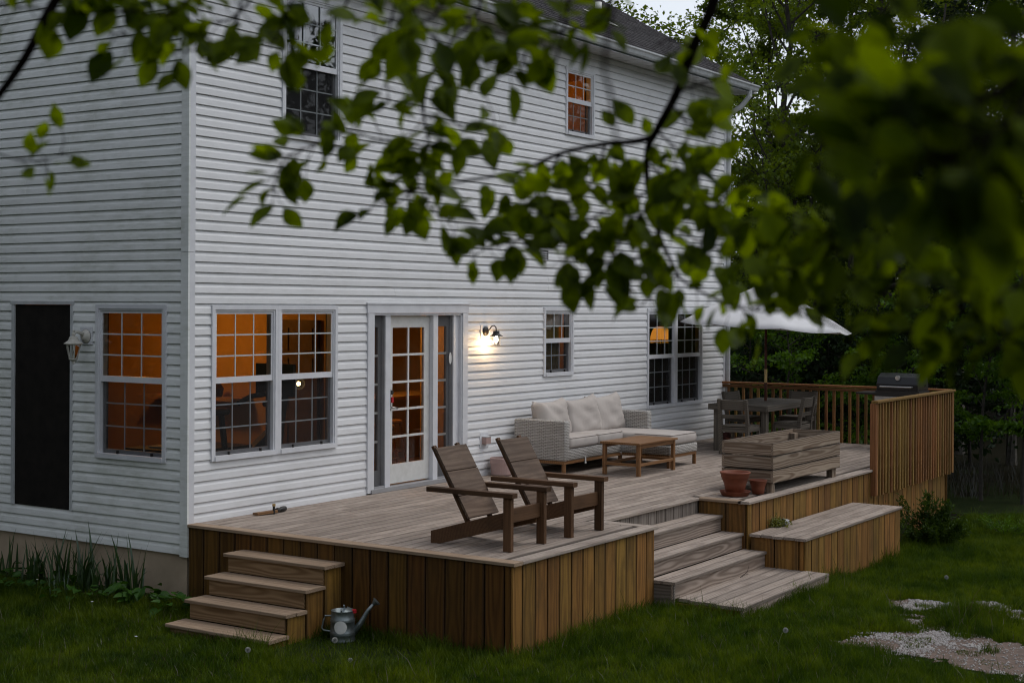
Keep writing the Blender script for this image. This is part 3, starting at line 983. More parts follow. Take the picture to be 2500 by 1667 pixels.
# vent pipe and its boot
vp = (10.1, 0.92)
zb = roof_z(vp[1])
b = MB(); b.lathe([(0.055, zb - 0.05), (0.055, zb + 0.26), (0.045, zb + 0.262), (0.045, zb + 0.15)], 16, (vp[0], vp[1], 0)); b.build('vent_pipe', M['white'], roof, smooth=True)
b = MB(); b.lathe([(0.15, zb + 0.0), (0.10, zb + 0.07), (0.062, zb + 0.10)], 16, (vp[0], vp[1], 0))
b.add([(vp[0] - 0.17, vp[1] - 0.30, roof_z(vp[1] - 0.30) + 0.03), (vp[0] + 0.17, vp[1] - 0.30, roof_z(vp[1] - 0.30) + 0.03), (vp[0] + 0.17, vp[1] + 0.2, roof_z(vp[1] + 0.2) + 0.03), (vp[0] - 0.17, vp[1] + 0.2, roof_z(vp[1] + 0.2) + 0.03)], [(0, 1, 2, 3)])
b.build('pipe_flashing', M['white'], roof)
# soffit panels, fascia, gutter, downspout
k = 0
x = -0.32
while x < XF + 0.26:
    b = MB()
    for j in range(3):
        b.box((x + j * 0.1, -0.40, Z_SOFFIT + 0.004 * (j % 2)), (x + j * 0.1 + 0.094, -0.002 if x > -0.02 and x < XF - 0.25 else 0.0, Z_SOFFIT + 0.02))
    b.build('soffit_panel', M['soffit'], house)
    x += 0.30
b = MB(); b.box((-0.32, -0.42, Z_SOFFIT - 0.002), (XF + 0.27, -0.402, roof_z(-0.42) - 0.16 + 0.12)); b.build('fascia', M['trim_dirty'], house)
b = MB(); b.box((XF + 0.262, -0.40, Z_SOFFIT - 0.002), (XF + 0.28, -0.1, Z_SOFFIT + 0.16)); b.build('rake_return', M['trim_dirty'], house)
gp_ = [(-0.423, 6.225), (-0.423, 6.125), (-0.485, 6.120), (-0.505, 6.140), (-0.52, 6.185), (-0.545, 6.205), (-0.545, 6.226), (-0.535, 6.226), (-0.530, 6.21), (-0.508, 6.19), (-0.49, 6.142), (-0.43, 6.135)]
b = MB(); n = len(gp_)
b.add([(-0.33, y, z) for y, z in gp_] + [(XF + 0.29, y, z) for y, z in gp_], [(i, i + 1, n + i + 1, n + i) for i in range(n - 1)] + [tuple(range(n - 1, -1, -1)), tuple(range(n, 2 * n))])
b.build('gutter', M['trim_dirty'], house)
b = MB()
dsx = XF + 0.055
path = [(dsx - 0.03, -0.46, 6.13), (dsx - 0.03, -0.46, 6.03), (dsx - 0.02, -0.30, 5.86), (dsx - 0.01, -0.10, 5.76), (dsx - 0.01, -0.05, 5.66), (dsx - 0.01, -0.05, 0.42)]
b.tube(path, [0.045] * 6, 8)
b.build('downspout', M['trim_dirty'], house)


# ---- windows
def window(u0, u1, z0, z1, wall='rear', rows=3, cols=3, wavy=False, has_screen=True):
    """double-hung window; built in local axes: x along the wall, -y outward, z up"""
    w, h = u1 - u0, z1 - z0
    root = MB()
    fw, fd = 0.045, 0.034
    root.box((0, -fd, 0), (fw, 0.09, h)); root.box((w - fw, -fd, 0), (w, 0.09, h)); root.box((fw, -fd, h - fw), (w - fw, 0.09, h)); root.box((fw, -fd - 0.012, 0), (w - fw, 0.09, fw + 0.006))
    # stepped inner stop
    root.box((fw, -fd + 0.012, fw + 0.006), (fw + 0.02, 0.085, h - fw)); root.box((w - fw - 0.02, -fd + 0.012, fw + 0.006), (w - fw, 0.085, h - fw)); root.box((fw + 0.02, -fd + 0.012, h - fw - 0.02), (w - fw - 0.02, 0.085, h - fw))
    if wall == 'rear':
        win = root.build('window', M['trim'], house, (u0, 0, z0))
    else:
        win = root.build('window', M['trim'], house, (0, u1, z0), (0, 0, R(-90)))
    a, c = fw + 0.02, w - fw - 0.02
    zm = h * 0.515
    # upper sash
    s = MB(); sd = -0.008
    s.box((a, sd, zm - 0.03), (c, sd + 0.03, zm + 0.035)); s.box((a, sd, zm + 0.035), (a + 0.022, sd + 0.03, h - fw - 0.02)); s.box((c - 0.022, sd, zm + 0.035), (c, sd + 0.03, h - fw - 0.02)); s.box((a + 0.022, sd, h - fw - 0.048), (c - 0.022, sd + 0.03, h - fw - 0.02))
    s.build('sash', M['trim'], win)
    # lower sash, further in
    s = MB(); ld = 0.035
    s.box((a, ld, fw + 0.006), (c, ld + 0.03, fw + 0.05)); s.box((a, ld, fw + 0.05), (a + 0.03, ld + 0.03, zm + 0.03)); s.box((c - 0.03, ld, fw + 0.05), (c, ld + 0.03, zm + 0.03))
    s.box((a + 0.03, ld, zm - 0.015), (c - 0.03, ld + 0.03, zm + 0.03))
    s.build('sash', M['screen_frame'], win)
    g1, g2 = (a + 0.022, c - 0.022), (a + 0.03, c - 0.03)
    zu, zl = (zm + 0.035, h - fw - 0.048), (fw + 0.05, zm - 0.015)
    gm = M['glass_wavy'] if wavy else M['glass']
    b = MB(); b.add([(g1[0], sd + 0.012, zu[0]), (g1[1], sd + 0.012, zu[0]), (g1[1], sd + 0.012, zu[1]), (g1[0], sd + 0.012, zu[1])], [(0, 1, 2, 3)]); b.build('pane', gm, win)
    b = MB(); b.add([(g2[0], ld + 0.012, zl[0]), (g2[1], ld + 0.012, zl[0]), (g2[1], ld + 0.012, zl[1]), (g2[0], ld + 0.012, zl[1])], [(0, 1, 2, 3)]); b.build('pane', M['glass'], win)
    for (ga, gb), (ya, yb), dd in ((g1, zu, sd + 0.000), (g2, zl, ld + 0.000)):
        for i in range(1, cols):
            xx = ga + (gb - ga) * i / cols
            b = MB(); b.box((xx - 0.0075, dd, ya), (xx + 0.0075, dd + 0.0055, yb)); b.build('muntin', M['muntin'], win)
        for j in range(1, rows):
            zz = ya + (yb - ya) * j / rows
            b = MB(); b.box((ga, dd + 0.0058, zz - 0.0075), (gb, dd + 0.010, zz + 0.0075)); b.build('muntin', M['muntin'], win)
    if has_screen:
        b = MB(); b.add([(a, 0.022, fw + 0.006), (c, 0.022, fw + 0.006), (c, 0.022, zm - 0.03), (a, 0.022, zm - 0.03)], [(0, 1, 2, 3)]); b.build('insect_screen', M['screen'], win)
        for fx in (0.25, 0.8):
            b = MB(); b.box((a + (c - a) * fx, -0.002, fw + 0.006), (a + (c - a) * fx + 0.018, 0.02, fw + 0.04)); b.build('screen_latch', M['black'], win)
    return win


for kind, u0, u1, z0, z1 in W_REAR:
    if kind == 'double':
        um = (u0 + u1) / 2
        window(u0, um, z0, z1); window(um + 0.002, u1, z0, z1)
    elif kind == 'single':
        window(u0, u1, z0, z1, wavy=True)
    else:
        window(u0, u1, z0, z1, rows=2)
window(LW[0], LW[1], LW[2], LW[3], wall='side')

# boarded-up doorway on the side wall
b = MB(); b.box((-0.012, BOARD[0] + 0.035, 0.0), (0.004, BOARD[1] - 0.04, 2.275)); b.build('plywood_sheet', M['plywood_black'], house)
b = MB(); b.box((-0.03, BOARD[0], -0.005), (0.0, BOARD[0] + 0.034, 2.31)); b.build('door_trim', M['trim_dirty'], house)
b = MB(); b.box((-0.03, BOARD[1] - 0.04, -0.005), (0.0, BOARD[1] + 0.01, 2.31)); b.build('door_trim', M['trim_dirty'], house)
b = MB(); b.box((-0.035, BOARD[0] - 0.01, 2.277), (0.0, BOARD[1] + 0.03, 2.315)); b.build('door_trim', M['trim_dirty'], house)

# ---- patio door with sidelights
b = MB()
b.box((2.935, -0.035, 0.012), (3.055, 0.0, 2.19)); b.box((4.92, -0.035, 0.012), (5.035, 0.0, 2.19)); b.box((2.925, -0.038, 2.192), (5.045, 0.0, 2.30)); b.box((2.91, -0.05, 2.302), (5.06, 0.0, 2.318))
casing = b.build('door_casing', M['trim'], house)
b = MB()
b.box((3.057, -0.02, 0.03), (3.075, 0.14, 2.19)); b.box((4.90, -0.02, 0.03), (4.918, 0.14, 2.19)); b.box((3.057, -0.02, 2.165), (4.918, 0.14, 2.189))
b.box((3.31, -0.005, 0.05), (3.41, 0.12, 2.165)); b.box((4.30, -0.005, 0.05), (4.40, 0.12, 2.165)); b.box((4.74, -0.008, 0.05), (4.79, 0.12, 2.165)); b.box((4.82, 0.02, 0.05), (4.90, 0.12, 2.165))
b.build('door_jamb', M['trim'], house)
b = MB(); b.box((3.0, -0.05, 0.002), (4.95, 0.14, 0.05)); b.build('threshold', M['screen_frame'], house)
DD = 0.055
dr = MB()
dx0, dx1, dz0, dz1 = 3.415, 4.295, 0.07, 2.16
sw = 0.11
dr.box((dx0, DD, dz0), (dx0 + sw, DD + 0.045, dz1)); dr.box((dx1 - sw, DD, dz0), (dx1, DD + 0.045, dz1)); dr.box((dx0 + sw, DD, dz0), (dx1 - sw, DD + 0.045, dz0 + 0.24)); dr.box((dx0 + sw, DD, dz1 - 0.15), (dx1 - sw, DD + 0.045, dz1))
door = dr.build('door', M['white'], house)
ga, gb, ya, yb = dx0 + sw, dx1 - sw, dz0 + 0.24, dz1 - 0.15
b = MB(); b.add([(ga, DD + 0.02, ya), (gb, DD + 0.02, ya), (gb, DD + 0.02, yb), (ga, DD + 0.02, yb)], [(0, 1, 2, 3)]); b.build('pane', M['glass'], door)
b = MB(); b.box(((ga + gb) / 2 - 0.014, DD + 0.002, ya), ((ga + gb) / 2 + 0.014, DD + 0.018, yb)); b.build('muntin', M['white'], door)
for j in range(1, 5):
    zz = ya + (yb - ya) * j / 5
    b = MB(); b.box((ga, DD + 0.003, zz - 0.014), (gb, DD + 0.017, zz + 0.014)); b.build('muntin', M['white'], door)
b = MB(); b.box((dx0 + 0.02, DD - 0.012, 0.98), (dx0 + 0.07, DD, 1.24)); b.lathe([(0.0, -0.05), (0.028, -0.05), (0.028, 0.0)], 12, (dx0 + 0.045, DD, 1.21), 'Y'); b.build('door_lock', M['black'], door)
b = MB(); b.tube([(dx0 + 0.045, DD, 1.02), (dx0 + 0.045, DD - 0.055, 1.02), (dx0 + 0.14, DD - 0.06, 1.01)], [0.016, 0.014, 0.011], 8); b.build('door_handle', M['steel'], door, smooth=True)
b = MB(); b.box((dx0 + 0.06, DD - 0.03, 1.08), (dx0 + 0.10, DD - 0.015, 1.15)); b.build('key_fob', M['red'], door)
for nm, xa, xb in (('sidelight', 3.077, 3.308), ('sidelight', 4.402, 4.738)):
    s = MB()
    s.box((xa, DD, 0.05), (xa + 0.03, DD + 0.04, 2.16)); s.box((xb - 0.07, DD, 0.05), (xb, DD + 0.04, 2.16)); s.box((xa + 0.03, DD, 0.05), (xb - 0.07, DD + 0.04, 0.26)); s.box((xa + 0.03, DD, 2.02), (xb - 0.07, DD + 0.04, 2.16))
    s.box((xa, 0.0, 0.05), (xb, 0.02, 0.075))
    sl = s.build('sidelight', M['screen_frame'], house)
    b = MB(); b.add([(xa + 0.03, DD + 0.02, 0.26), (xb - 0.07, DD + 0.02, 0.26), (xb - 0.07, DD + 0.02, 2.02), (xa + 0.03, DD + 0.02, 2.02)], [(0, 1, 2, 3)]); b.build('pane', M['glass'], sl)
    for j in range(1, 5):
        zz = 0.26 + 1.76 * j / 5
        b = MB(); b.box((xa + 0.03, DD + 0.003, zz - 0.014), (xb - 0.07, DD + 0.017, zz + 0.014)); b.build('muntin', M['white'], sl)
    b = MB(); b.add([(xa, 0.012, 0.075), (xb, 0.012, 0.075), (xb, 0.012, 2.165), (xa, 0.012, 2.165)], [(0, 1, 2, 3)]); b.build('insect_screen', M['screen'], sl)
b = MB(); b.lathe([(0.0, -0.006), (0.035, -0.006), (0.035, 0.0)], 16, (0, 0, 0), 'Y')
sk = b.build('door_sticker', M['white'], house, (4.69, 0.011, 1.60)); sk.scale = (0.8, 1, 2.2)

# ---- rooms (inside faces only)
def room(x0, x1, y0, y1, z0, z1, wallm, floorm, faces='brlfc'):
    for key, quad, m in (('b', [(x0, y1, z0), (x1, y1, z0), (x1, y1, z1), (x0, y1, z1)], wallm), ('r', [(x1, y1, z0), (x1, y0, z0), (x1, y0, z1), (x1, y1, z1)], wallm),
                         ('l', [(x0, y0, z0), (x0, y1, z0), (x0, y1, z1), (x0, y0, z1)], wallm), ('f', [(x0, y0, z0), (x1, y0, z0), (x1, y1, z0), (x0, y1, z0)], floorm), ('c', [(x0, y1, z1), (x1, y1, z1), (x1, y0, z1), (x0, y0, z1)], wallm)):
        if key in faces:
            nm = {'b': 'interior_wall', 'r': 'interior_wall', 'l': 'interior_wall', 'f': 'interior_floor', 'c': 'interior_ceiling'}[key]
            mk(nm, quad, [(0, 1, 2, 3)], m, house)


room(0.135, 9.6, 0.135, 5.4, 0.045, 2.52, M['room'], M['room_floor'], 'brfc')
room(6.3, 8.9, 0.135, 1.7, 0.05, 2.515, M['room'], M['room_floor'], 'brlfc')
room(9.75, 12.9, 0.135, 4.4, 0.045, 2.52, M['room_dark'], M['room_floor'])
room(0.135, 5.0, 0.135, 4.4, 2.9, 5.95, M['room_dark'], M['room_floor'])
room(6.2, 9.6, 0.135, 3.2, 2.9, 5.95, M['room'], M['room_floor'])
# a partition wall with a doorway edge, the panelled door and a corner of wall in the big room
b = MB(); b.box((3.0, 0.30, 0.047), (3.1, 5.39, 2.515)); b.build('interior_wall', M['room'], house)
idoor = MB().box((4.15, 5.30, 0.05), (5.05, 5.385, 2.15)).build('interior_door', M['room_door'], house)
for cxx in (4.37, 4.83):
    for za, zb in ((0.22, 0.85), (0.98, 1.62), (1.72, 2.02)):
        MB().box((cxx - 0.15, 5.285, za), (cxx + 0.15, 5.299, zb)).build('door_panel', M['room_door'], idoor)
idoor2 = MB().box((2.94, 0.78, 0.05), (2.998, 1.58, 2.1)).build('interior_door', M['cabinet_brown'], house)
for cyy_ in (0.98, 1.38):
    for za, zb in ((0.22, 0.85), (0.98, 1.62), (1.72, 2.0)):
        MB().box((2.925, cyy_ - 0.13, za), (2.939, cyy_ + 0.13, zb)).build('door_panel', M['cabinet_brown'], idoor2)


def lamp_light(name, loc, energy, col, radius=0.12):
    l = bpy.data.lights.new(name, 'POINT'); l.energy = energy; l.color = col; l.shadow_soft_size = radius
    o = bpy.data.objects.new(name, l); o.location = loc; COL.objects.link(o)
    return o


WARM = (1.0, 0.45, 0.08)
# room lamps: a bare pendant in the kitchen, one upstairs, one in the small room
for (lx, ly, lz, e, lab) in ((1.5, 2.3, 2.40, 23, 'glass pendant lamp hanging in the room behind the paired window'), (5.2, 2.1, 2.38, 30, 'glass pendant lamp hanging over the kitchen behind the patio door'), (7.3, 1.0, 2.3, 6, 'glass pendant lamp hanging in the room behind the small ground floor window'), (7.6, 1.8, 5.7, 20, 'glass pendant lamp hanging in the lit upstairs room')):
    pl = empty('pendant_lamp', (lx, ly, lz), 0, lab, 'lamp')
    MB().tube([(0, 0, 0.05), (0, 0, (2.515 if lz < 3 else 5.945) - lz)], 0.006, 6).build('cord', M['black'], pl)
    MB().lathe([(0.0, -0.05), (0.04, -0.035), (0.05, 0.0), (0.035, 0.04), (0.0, 0.05)], 12).build('bulb', M['bulb_soft'], pl, smooth=True)
    MB().lathe([(0.022, 0.035), (0.022, 0.09)], 10, cap=True).build('socket', M['brass'], pl)
    lamp_light('room_light', (lx, ly, lz - 0.12), e, WARM if lx < 5 or lz > 3 else (1.0, 0.52, 0.13))

# kitchen things
ct = empty('kitchen_counter', (7.0, 2.35, 0.045), 0, 'wooden topped kitchen counter seen through the patio door', 'counter')
MB().box((-2.2, -0.3, 0), (1.5, 0.35, 0.86)).build('cabinet', M['room_door'], ct)
MB().box((-2.28, -0.38, 0.862), (1.55, 0.40, 0.91)).build('worktop', M['counter'], ct)
def stool(x, y, lab):
    st = empty('bar_stool', (x, y, 0.045), R(12), lab, 'stool', 'stools at the kitchen counter')
    MB().lathe([(0.0, 0.60), (0.15, 0.60), (0.165, 0.62), (0.15, 0.64), (0.0, 0.64)], 16).build('seat', M['stool'], st)
    for sx_ in (-1, 1):
        for sy_ in (-1, 1):
            MB().tube([(sx_ * 0.17, sy_ * 0.17, 0), (sx_ * 0.10, sy_ * 0.10, 0.60)], [0.017, 0.020], 8).build('leg', M['stool'], st)
    MB().tube([(-0.14, -0.14, 0.2), (0.14, -0.14, 0.2)], 0.012, 6).tube([(-0.13, 0.13, 0.28), (0.13, 0.13, 0.28)], 0.012, 6).build('rung', M['stool'], st)
stool(4.55, 1.0, 'wooden bar stool standing nearest the patio door inside')
stool(5.35, 1.5, 'wooden bar stool standing further into the kitchen')
cb = empty('tall_cabinet', (5.3, 3.2, 0.045), 0, 'tall dark cabinet standing in the kitchen behind the patio door', 'cabinet')
MB().box((-0.5, -0.35, 0), (0.42, 0.35, 2.1)).build('carcass', M['cabinet'], cb)
MB().box((-0.49, -0.372, 0.1), (-0.05, -0.352, 2.05)).build('door', M['cabinet'], cb)
MB().box((-0.03, -0.372, 0.1), (0.41, -0.352, 2.05)).build('door', M['cabinet'], cb)
# shelf and papers behind the side window
shf = empty('wall_shelf', (2.80, 2.85, 1.06), 0, 'shelf with dark bowls seen through the side window', 'shelf')
MB().box((-0.18, -0.95, 0), (0.195, 0.75, 0.04)).build('board', M['counter'], shf)
MB().lathe([(0.05, 0.04), (0.14, 0.12), (0.15, 0.17)], 14, (0, 0.1, 0)).build('bowl', M['cabinet'], shf)
MB().lathe([(0.07, 0.04), (0.09, 0.15), (0.04, 0.22)], 14, (0, -0.5, 0)).build('pot', M['cabinet'], shf)
dk = empty('desk', (0.95, 0.95, 0.045), 0, 'low desk with papers just inside the side window', 'desk')
MB().box((-0.55, -0.45, 0.60), (0.55, 0.45, 0.64)).build('top', M['cabinet'], dk)
for sx_ in (-0.5, 0.5):
    for sy_ in (-0.4, 0.4):
        MB().box((sx_ - 0.025, sy_ - 0.025, 0), (sx_ + 0.025, sy_ + 0.025, 0.6)).build('leg', M['cabinet'], dk)
MB().box((-0.42, -0.05, 0.642), (-0.12, 0.2, 0.66)).build('papers', M['paper'], dk)

# exercise bike just inside the paired window
eb = empty('exercise_bike', (1.72, 0.52, 0.10), 0, 'black exercise bike standing inside the paired ground floor window', 'exercise bike')
MB().lathe([(0.0, 0.0), (0.10, 0.005), (0.12, 0.05), (0.08, 0.075), (0.0, 0.08)], 14, (-0.72, 0, 0.95)).build('saddle', M['black'], eb, smooth=True)
MB().tube([(-0.70, 0, 0.95), (-0.60, 0, 0.30)], 0.035, 8).build('seat_post', M['black'], eb)
MB().bar((-0.55, 0, 0.28), (0.18, 0, 0.72), 0.09, 0.14).bar((0.1, 0, 0.15), (0.28, 0, 1.2), 0.10, 0.16).build('frame', M['black'], eb)
MB().lathe([(0.0, -0.03), (0.24, -0.03), (0.24, 0.03), (0.0, 0.03)], 24, (0.15, 0, 0.34), 'Y').build('flywheel', M['black'], eb)
MB().box((-0.75, -0.25, 0), (-0.65, 0.25, 0.06)).box((0.35, -0.25, 0), (0.45, 0.25, 0.06)).bar((-0.7, 0, 0.05), (0.4, 0, 0.05), 0.08, 0.06).build('base', M['black'], eb)
MB().tube([(-0.22, -0.2, 1.05), (-0.02, -0.2, 1.12), (0.15, -0.12, 1.14), (0.15, 0.12, 1.14), (-0.02, 0.2, 1.12), (-0.22, 0.2, 1.05)], 0.03, 8).build('handlebar', M['black'], eb)
MB().box((0.15, -0.30, 1.12), (0.20, 0.28, 1.50)).build('display', M['blackgloss'], eb)
tl = empty('task_lamp', (2.58, 0.80, 0.19), 0, 'small lit task lamp glowing beside the exercise bike', 'lamp')
MB().tube([(0, 0, 0), (0, 0, 1.1)], 0.012, 8).lathe([(0.0, 0), (0.13, 0.0), (0.13, 0.02), (0.0, 0.03)], 16).build('stand', M['black'], tl)
MB().lathe([(0.075, 0.0), (0.045, 0.10), (0.0, 0.11)], 16, (0, 0, 0), 'Y').build('shade', M['black'], tl, (0, -0.05, 1.14), (0, 0, R(-25)))
MB().lathe([(0.0, -0.02), (0.022, -0.014), (0.028, 0.008), (0.0, 0.03)], 14, (0, 0, 0), 'Y').build('bulb', M['bulb_soft'], tl, (0, -0.04, 1.14), None, True)
# fringed lamp in the dark room
fl = empty('fringed_lamp', (11.95, 0.70, 0.045), 0, 'lit orange lampshade with beaded fringe behind the far paired window', 'lamp')
MB().tube([(0, 0, 0), (0, 0, 1.75)], 0.015, 8).lathe([(0, 0), (0.16, 0), (0.16, 0.02), (0.02, 0.05)], 16).build('stand', M['black'], fl)
vs, fs = [], []
for r_, z_ in ((0.06, 1.90), (0.105, 1.885), (0.145, 1.83), (0.175, 1.73), (0.18, 1.68)):
    for k in range(48):
        a = 2 * math.pi * k / 48; q = r_ * (1 + 0.025 * (k % 2))
        vs.append((q * math.cos(a), q * math.sin(a), z_))
fs = [(i * 48 + k, i * 48 + (k + 1) % 48, (i + 1) * 48 + (k + 1) % 48, (i + 1) * 48 + k) for i in range(4) for k in range(48)]
mk('lamp_shade', vs, fs, M['shade'], fl)
b = MB()
for k in range(40):
    a = 2 * math.pi * k / 40
    b.tube([(0.178 * math.cos(a), 0.178 * math.sin(a), 1.68), (0.178 * math.cos(a), 0.178 * math.sin(a), 1.62 + 0.01 * math.sin(3 * a))], [0.004, 0.008], 5)
b.build('fringe', M['fringe'], fl)
# curtain in the small window
b = MB(); vs = []
for i in range(41):
    t = i / 40
    vs += [(7.05 + 0.66 * t, 0.20 + 0.025 * math.sin(t * 38), 1.35), (7.05 + 0.66 * t, 0.20 + 0.025 * math.sin(t * 38), 2.02 + 0.12 * max(0, t - 0.4))]
cu = mk('curtain', vs, [(2 * i, 2 * i + 2, 2 * i + 3, 2 * i + 1) for i in range(40)], M['curtain'])
tag(cu, 'mustard yellow curtain hanging behind the small ground floor window', 'curtain')
cu.modifiers.new('thick', 'SOLIDIFY').thickness = 0.004

vs = []
for i in range(31):
    t = i / 30
    zb_ = 1.93 + 0.015 * math.sin(t * 20) + 0.10 * max(0.0, t - 0.25)
    vs += [(7.02 + 0.72 * t, 0.17 + 0.012 * math.sin(t * 31), zb_), (7.02 + 0.72 * t, 0.17 + 0.012 * math.sin(t * 31), 2.24)]
va = mk('valance', vs, [(2 * i, 2 * i + 2, 2 * i + 3, 2 * i + 1) for i in range(30)], M['valance'])
tag(va, 'pale pink swagged valance across the top of the small ground floor window', 'valance')
va.modifiers.new('thick', 'SOLIDIFY').thickness = 0.004

# ------------------------------------------------------------------ deck
BW, BT = 0.147, 0.032
XN0, XN1, YN = 2.70, 5.05, -3.41      # notch for the front steps
YFR = -4.06
XE = 12.97
OV = 0.03
Z = Vector((0, 0, 1)); EX = Vector((1, 0, 0)); EY = Vector((0, 1, 0))
deck = empty('deck', (6.0, -2.0, -0.85), 0, 'large raised wooden deck with weathered boards along the house', 'deck')
DK = Vector((6.0, -2.0, -0.85))
def dk_board(name, c, ex, ez, L, w, t, mat): return board(name, Vector(c) - DK, ex, ez, L, w, t, mat, deck)
# picture-frame borders
dk_board('border_board', (0.0535 - 0.0, (-0.02 + YFR - OV) / 2, -BT / 2), EY, Z, abs(YFR - OV) - 0.02, BW, BT, M['deck_new'])
dk_board('border_board', (((0.13) + XN0 + OV) / 2, YFR - OV + BW / 2, -BT / 2), EX, Z, XN0 + OV - 0.13, BW, BT, M['deck_border'])
dk_board('border_board', (XN0 + OV - BW / 2, (YFR - OV + BW + YN) / 2 + 0.045, -BT / 2), EY, Z, abs(YFR - OV + BW - YN) + 0.08, BW, BT, M['deck_border'])
for xa, xb in ((XN0 - 0.02 + 0.07, 3.87), (3.874, XN1 - OV + 0.02)):
    dk_board('border_board', ((xa + xb) / 2, YN - OV + BW / 2 + 0.001, -BT / 2 + 0.001), EX, Z, xb - xa, BW, BT, M['deck_border'])
dk_board('border_board', (XN1 - OV + BW / 2, (YFR - OV + BW + YN) / 2 - 0.02, -BT / 2), EY, Z, abs(YFR - OV + BW - YN) + 0.03, BW, BT, M['deck_new'])
x = XN1 - OV
for L in (3.2, 2.6, XE - XN1 + OV - 5.8):
    dk_board('border_board', (x + L / 2 - 0.002, YFR - OV + BW / 2, -BT / 2), EX, Z, L - 0.004, BW, BT, M['deck_border']); x += L
# field boards in staggered lengths
y = -0.02
row = 0
rnd = random.Random(21)
while y - BW > YFR - OV + BW + 0.001:
    yc = y - BW / 2
    spans = [(0.132, XE)]
    if yc - BW / 2 < YN - OV + BW - 0.01 and yc + BW / 2 > YN - OV - 0.02:
        spans = [(0.132, XN0 + OV - BW - 0.005), (XN1 - OV + BW + 0.005, XE)] if yc < YN + 0.07 else [(0.132, XE)]
    if yc < YN - OV + 0.01:
        spans = [(0.132, XN0 + OV - BW - 0.005), (XN1 - OV + BW + 0.005, XE)]
    for a, bnd in spans:
        x = a
        first = rnd.uniform(1.2, 4.6)
        while x < bnd - 0.01:
            L = min(first if x == a else rnd.uniform(3.2, 4.9), bnd - x)
            if bnd - (x + L) < 0.6: L = bnd - x
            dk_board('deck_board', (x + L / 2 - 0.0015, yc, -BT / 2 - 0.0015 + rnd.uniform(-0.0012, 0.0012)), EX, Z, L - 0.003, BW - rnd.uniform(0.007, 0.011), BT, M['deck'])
            x += L
    y -= BW + 0.0012
    row += 1
b = MB()
b.box((0.06, YN + 0.06, -0.60), (XE - 0.05, -0.03, -BT - 0.012)); b.box((0.06, YFR + 0.06, -0.60), (XN0 - 0.05, YN + 0.055, -BT - 0.012)); b.box((XN1 + 0.05, YFR + 0.06, -0.60), (XE - 0.05, YN + 0.055, -BT - 0.012))
b.build('dark_joist_box', M['black'], deck, -DK)  # solid black box: under-deck shade behind the board gaps put into its colour


def skirt_run(parent, base, p0, p1, pitch, ztop, zbot, mat, normal, name='skirt_board', thick=0.02, first=None, base_off=Vector((0, 0, 0))):
    p0, p1 = Vector(p0), Vector(p1)
    d = (p1 - p0); L = d.length; d.normalize()
    t = 0.0
    w = first or pitch
    while t < L - 0.02:
        e = min(t + w, L)
        c = p0 + d * ((t + e) / 2)
        zb = zbot(c.x, c.y) if callable(zbot) else zbot
        board(name, Vector((c.x, c.y, (ztop + zb) / 2)) + Vector(normal) * random.uniform(-0.0015, 0.0015) - base_off, Z, normal, ztop - zb, e - t - random.uniform(0.010, 0.018), thick, mat, parent, 0.003)
        t = e; w = pitch


gz = lambda x, y: float(zg(x, y)) - 0.06
skirt_run(deck, None, (0.012, -0.018, 0), (0.012, -4.04, 0), 0.2195, -BT - 0.001, gz, M['skirt_brown_shaded'], (-1, 0, 0), base_off=DK)
skirt_run(deck, None, (0.0, YFR + 0.012, 0), (XN0, YFR + 0.012, 0), 0.2145, -BT - 0.001, gz, M['skirt'], (0, -1, 0), first=0.165, base_off=DK)
skirt_run(deck, None, (XN0 - 0.012, YFR + 0.03, 0), (XN0 - 0.012, YN, 0), 0.21, -BT - 0.001, gz, M['skirt_grey'], (1, 0, 0), base_off=DK)
skirt_run(deck, None, (XN0 + 0.01, YN + 0.012, 0), (XN1, YN + 0.012, 0), 0.2135, -BT - 0.001, -0.25, M['skirt_grey'], (0, -1, 0), base_off=DK)
skirt_run(deck, None, (XN1 + 0.012, YN, 0), (XN1 + 0.012, YFR + 0.03, 0), 0.36, -BT - 0.001, gz, M['skirt'], (-1, 0, 0), base_off=DK)
skirt_run(deck, None, (XN1, YFR + 0.012, 0), (XE - 0.23, YFR + 0.012, 0), 0.2095, -BT - 0.001, gz, M['skirt'], (0, -1, 0), first=0.125, base_off=DK)
skirt_run(deck, None, (XE - 0.012, YFR + 0.03, 0), (XE - 0.012, 0.0, 0), 0.22, -BT - 0.001, gz, M['skirt'], (1, 0, 0), base_off=DK)
# short pieces patched below the first boards at the house corner
for k in range(3):
    pass

# privacy screen of close-set slats
scr = empty('privacy_screen', (11.1, -4.1, 0), 0, 'wooden privacy screen of close upright slats at the deck edge', 'screen')
SB = Vector((11.1, -4.1, 0))
x = 9.30
while x < 12.88:
    zb = -0.375 + random.uniform(-0.012, 0.012)
    lean = random.uniform(-0.006, 0.006)
    board('slat', Vector((x + lean, YFR - 0.055, (0.935 + zb) / 2)) - SB, Vector((lean * 0.6, 0, 1)), (0, -1, 0), 0.935 - zb, 0.042, 0.046, M['rail'], scr, 0.003)
    x += 0.1235 + random.uniform(-0.003, 0.003)
board('top_rail', Vector((11.1, YFR - 0.05, 0.955)) - SB, EX, Z, 3.72, 0.10, 0.036, M['rail'], scr)
board('cross_rail', Vector((11.1, YFR - 0.012, 0.86)) - SB, EX, (0, -1, 0), 3.6, 0.09, 0.035, M['rail'], scr)
board('cross_rail', Vector((11.1, YFR - 0.012, 0.16)) - SB, EX, (0, -1, 0), 3.6, 0.09, 0.035, M['rail'], scr)
for xx in (9.26, 12.92):
    board('post', Vector((xx, YFR - 0.03, 0.28)) - SB, Z, (0, -1, 0), 1.3, 0.045, 0.09, M['rail'], scr)

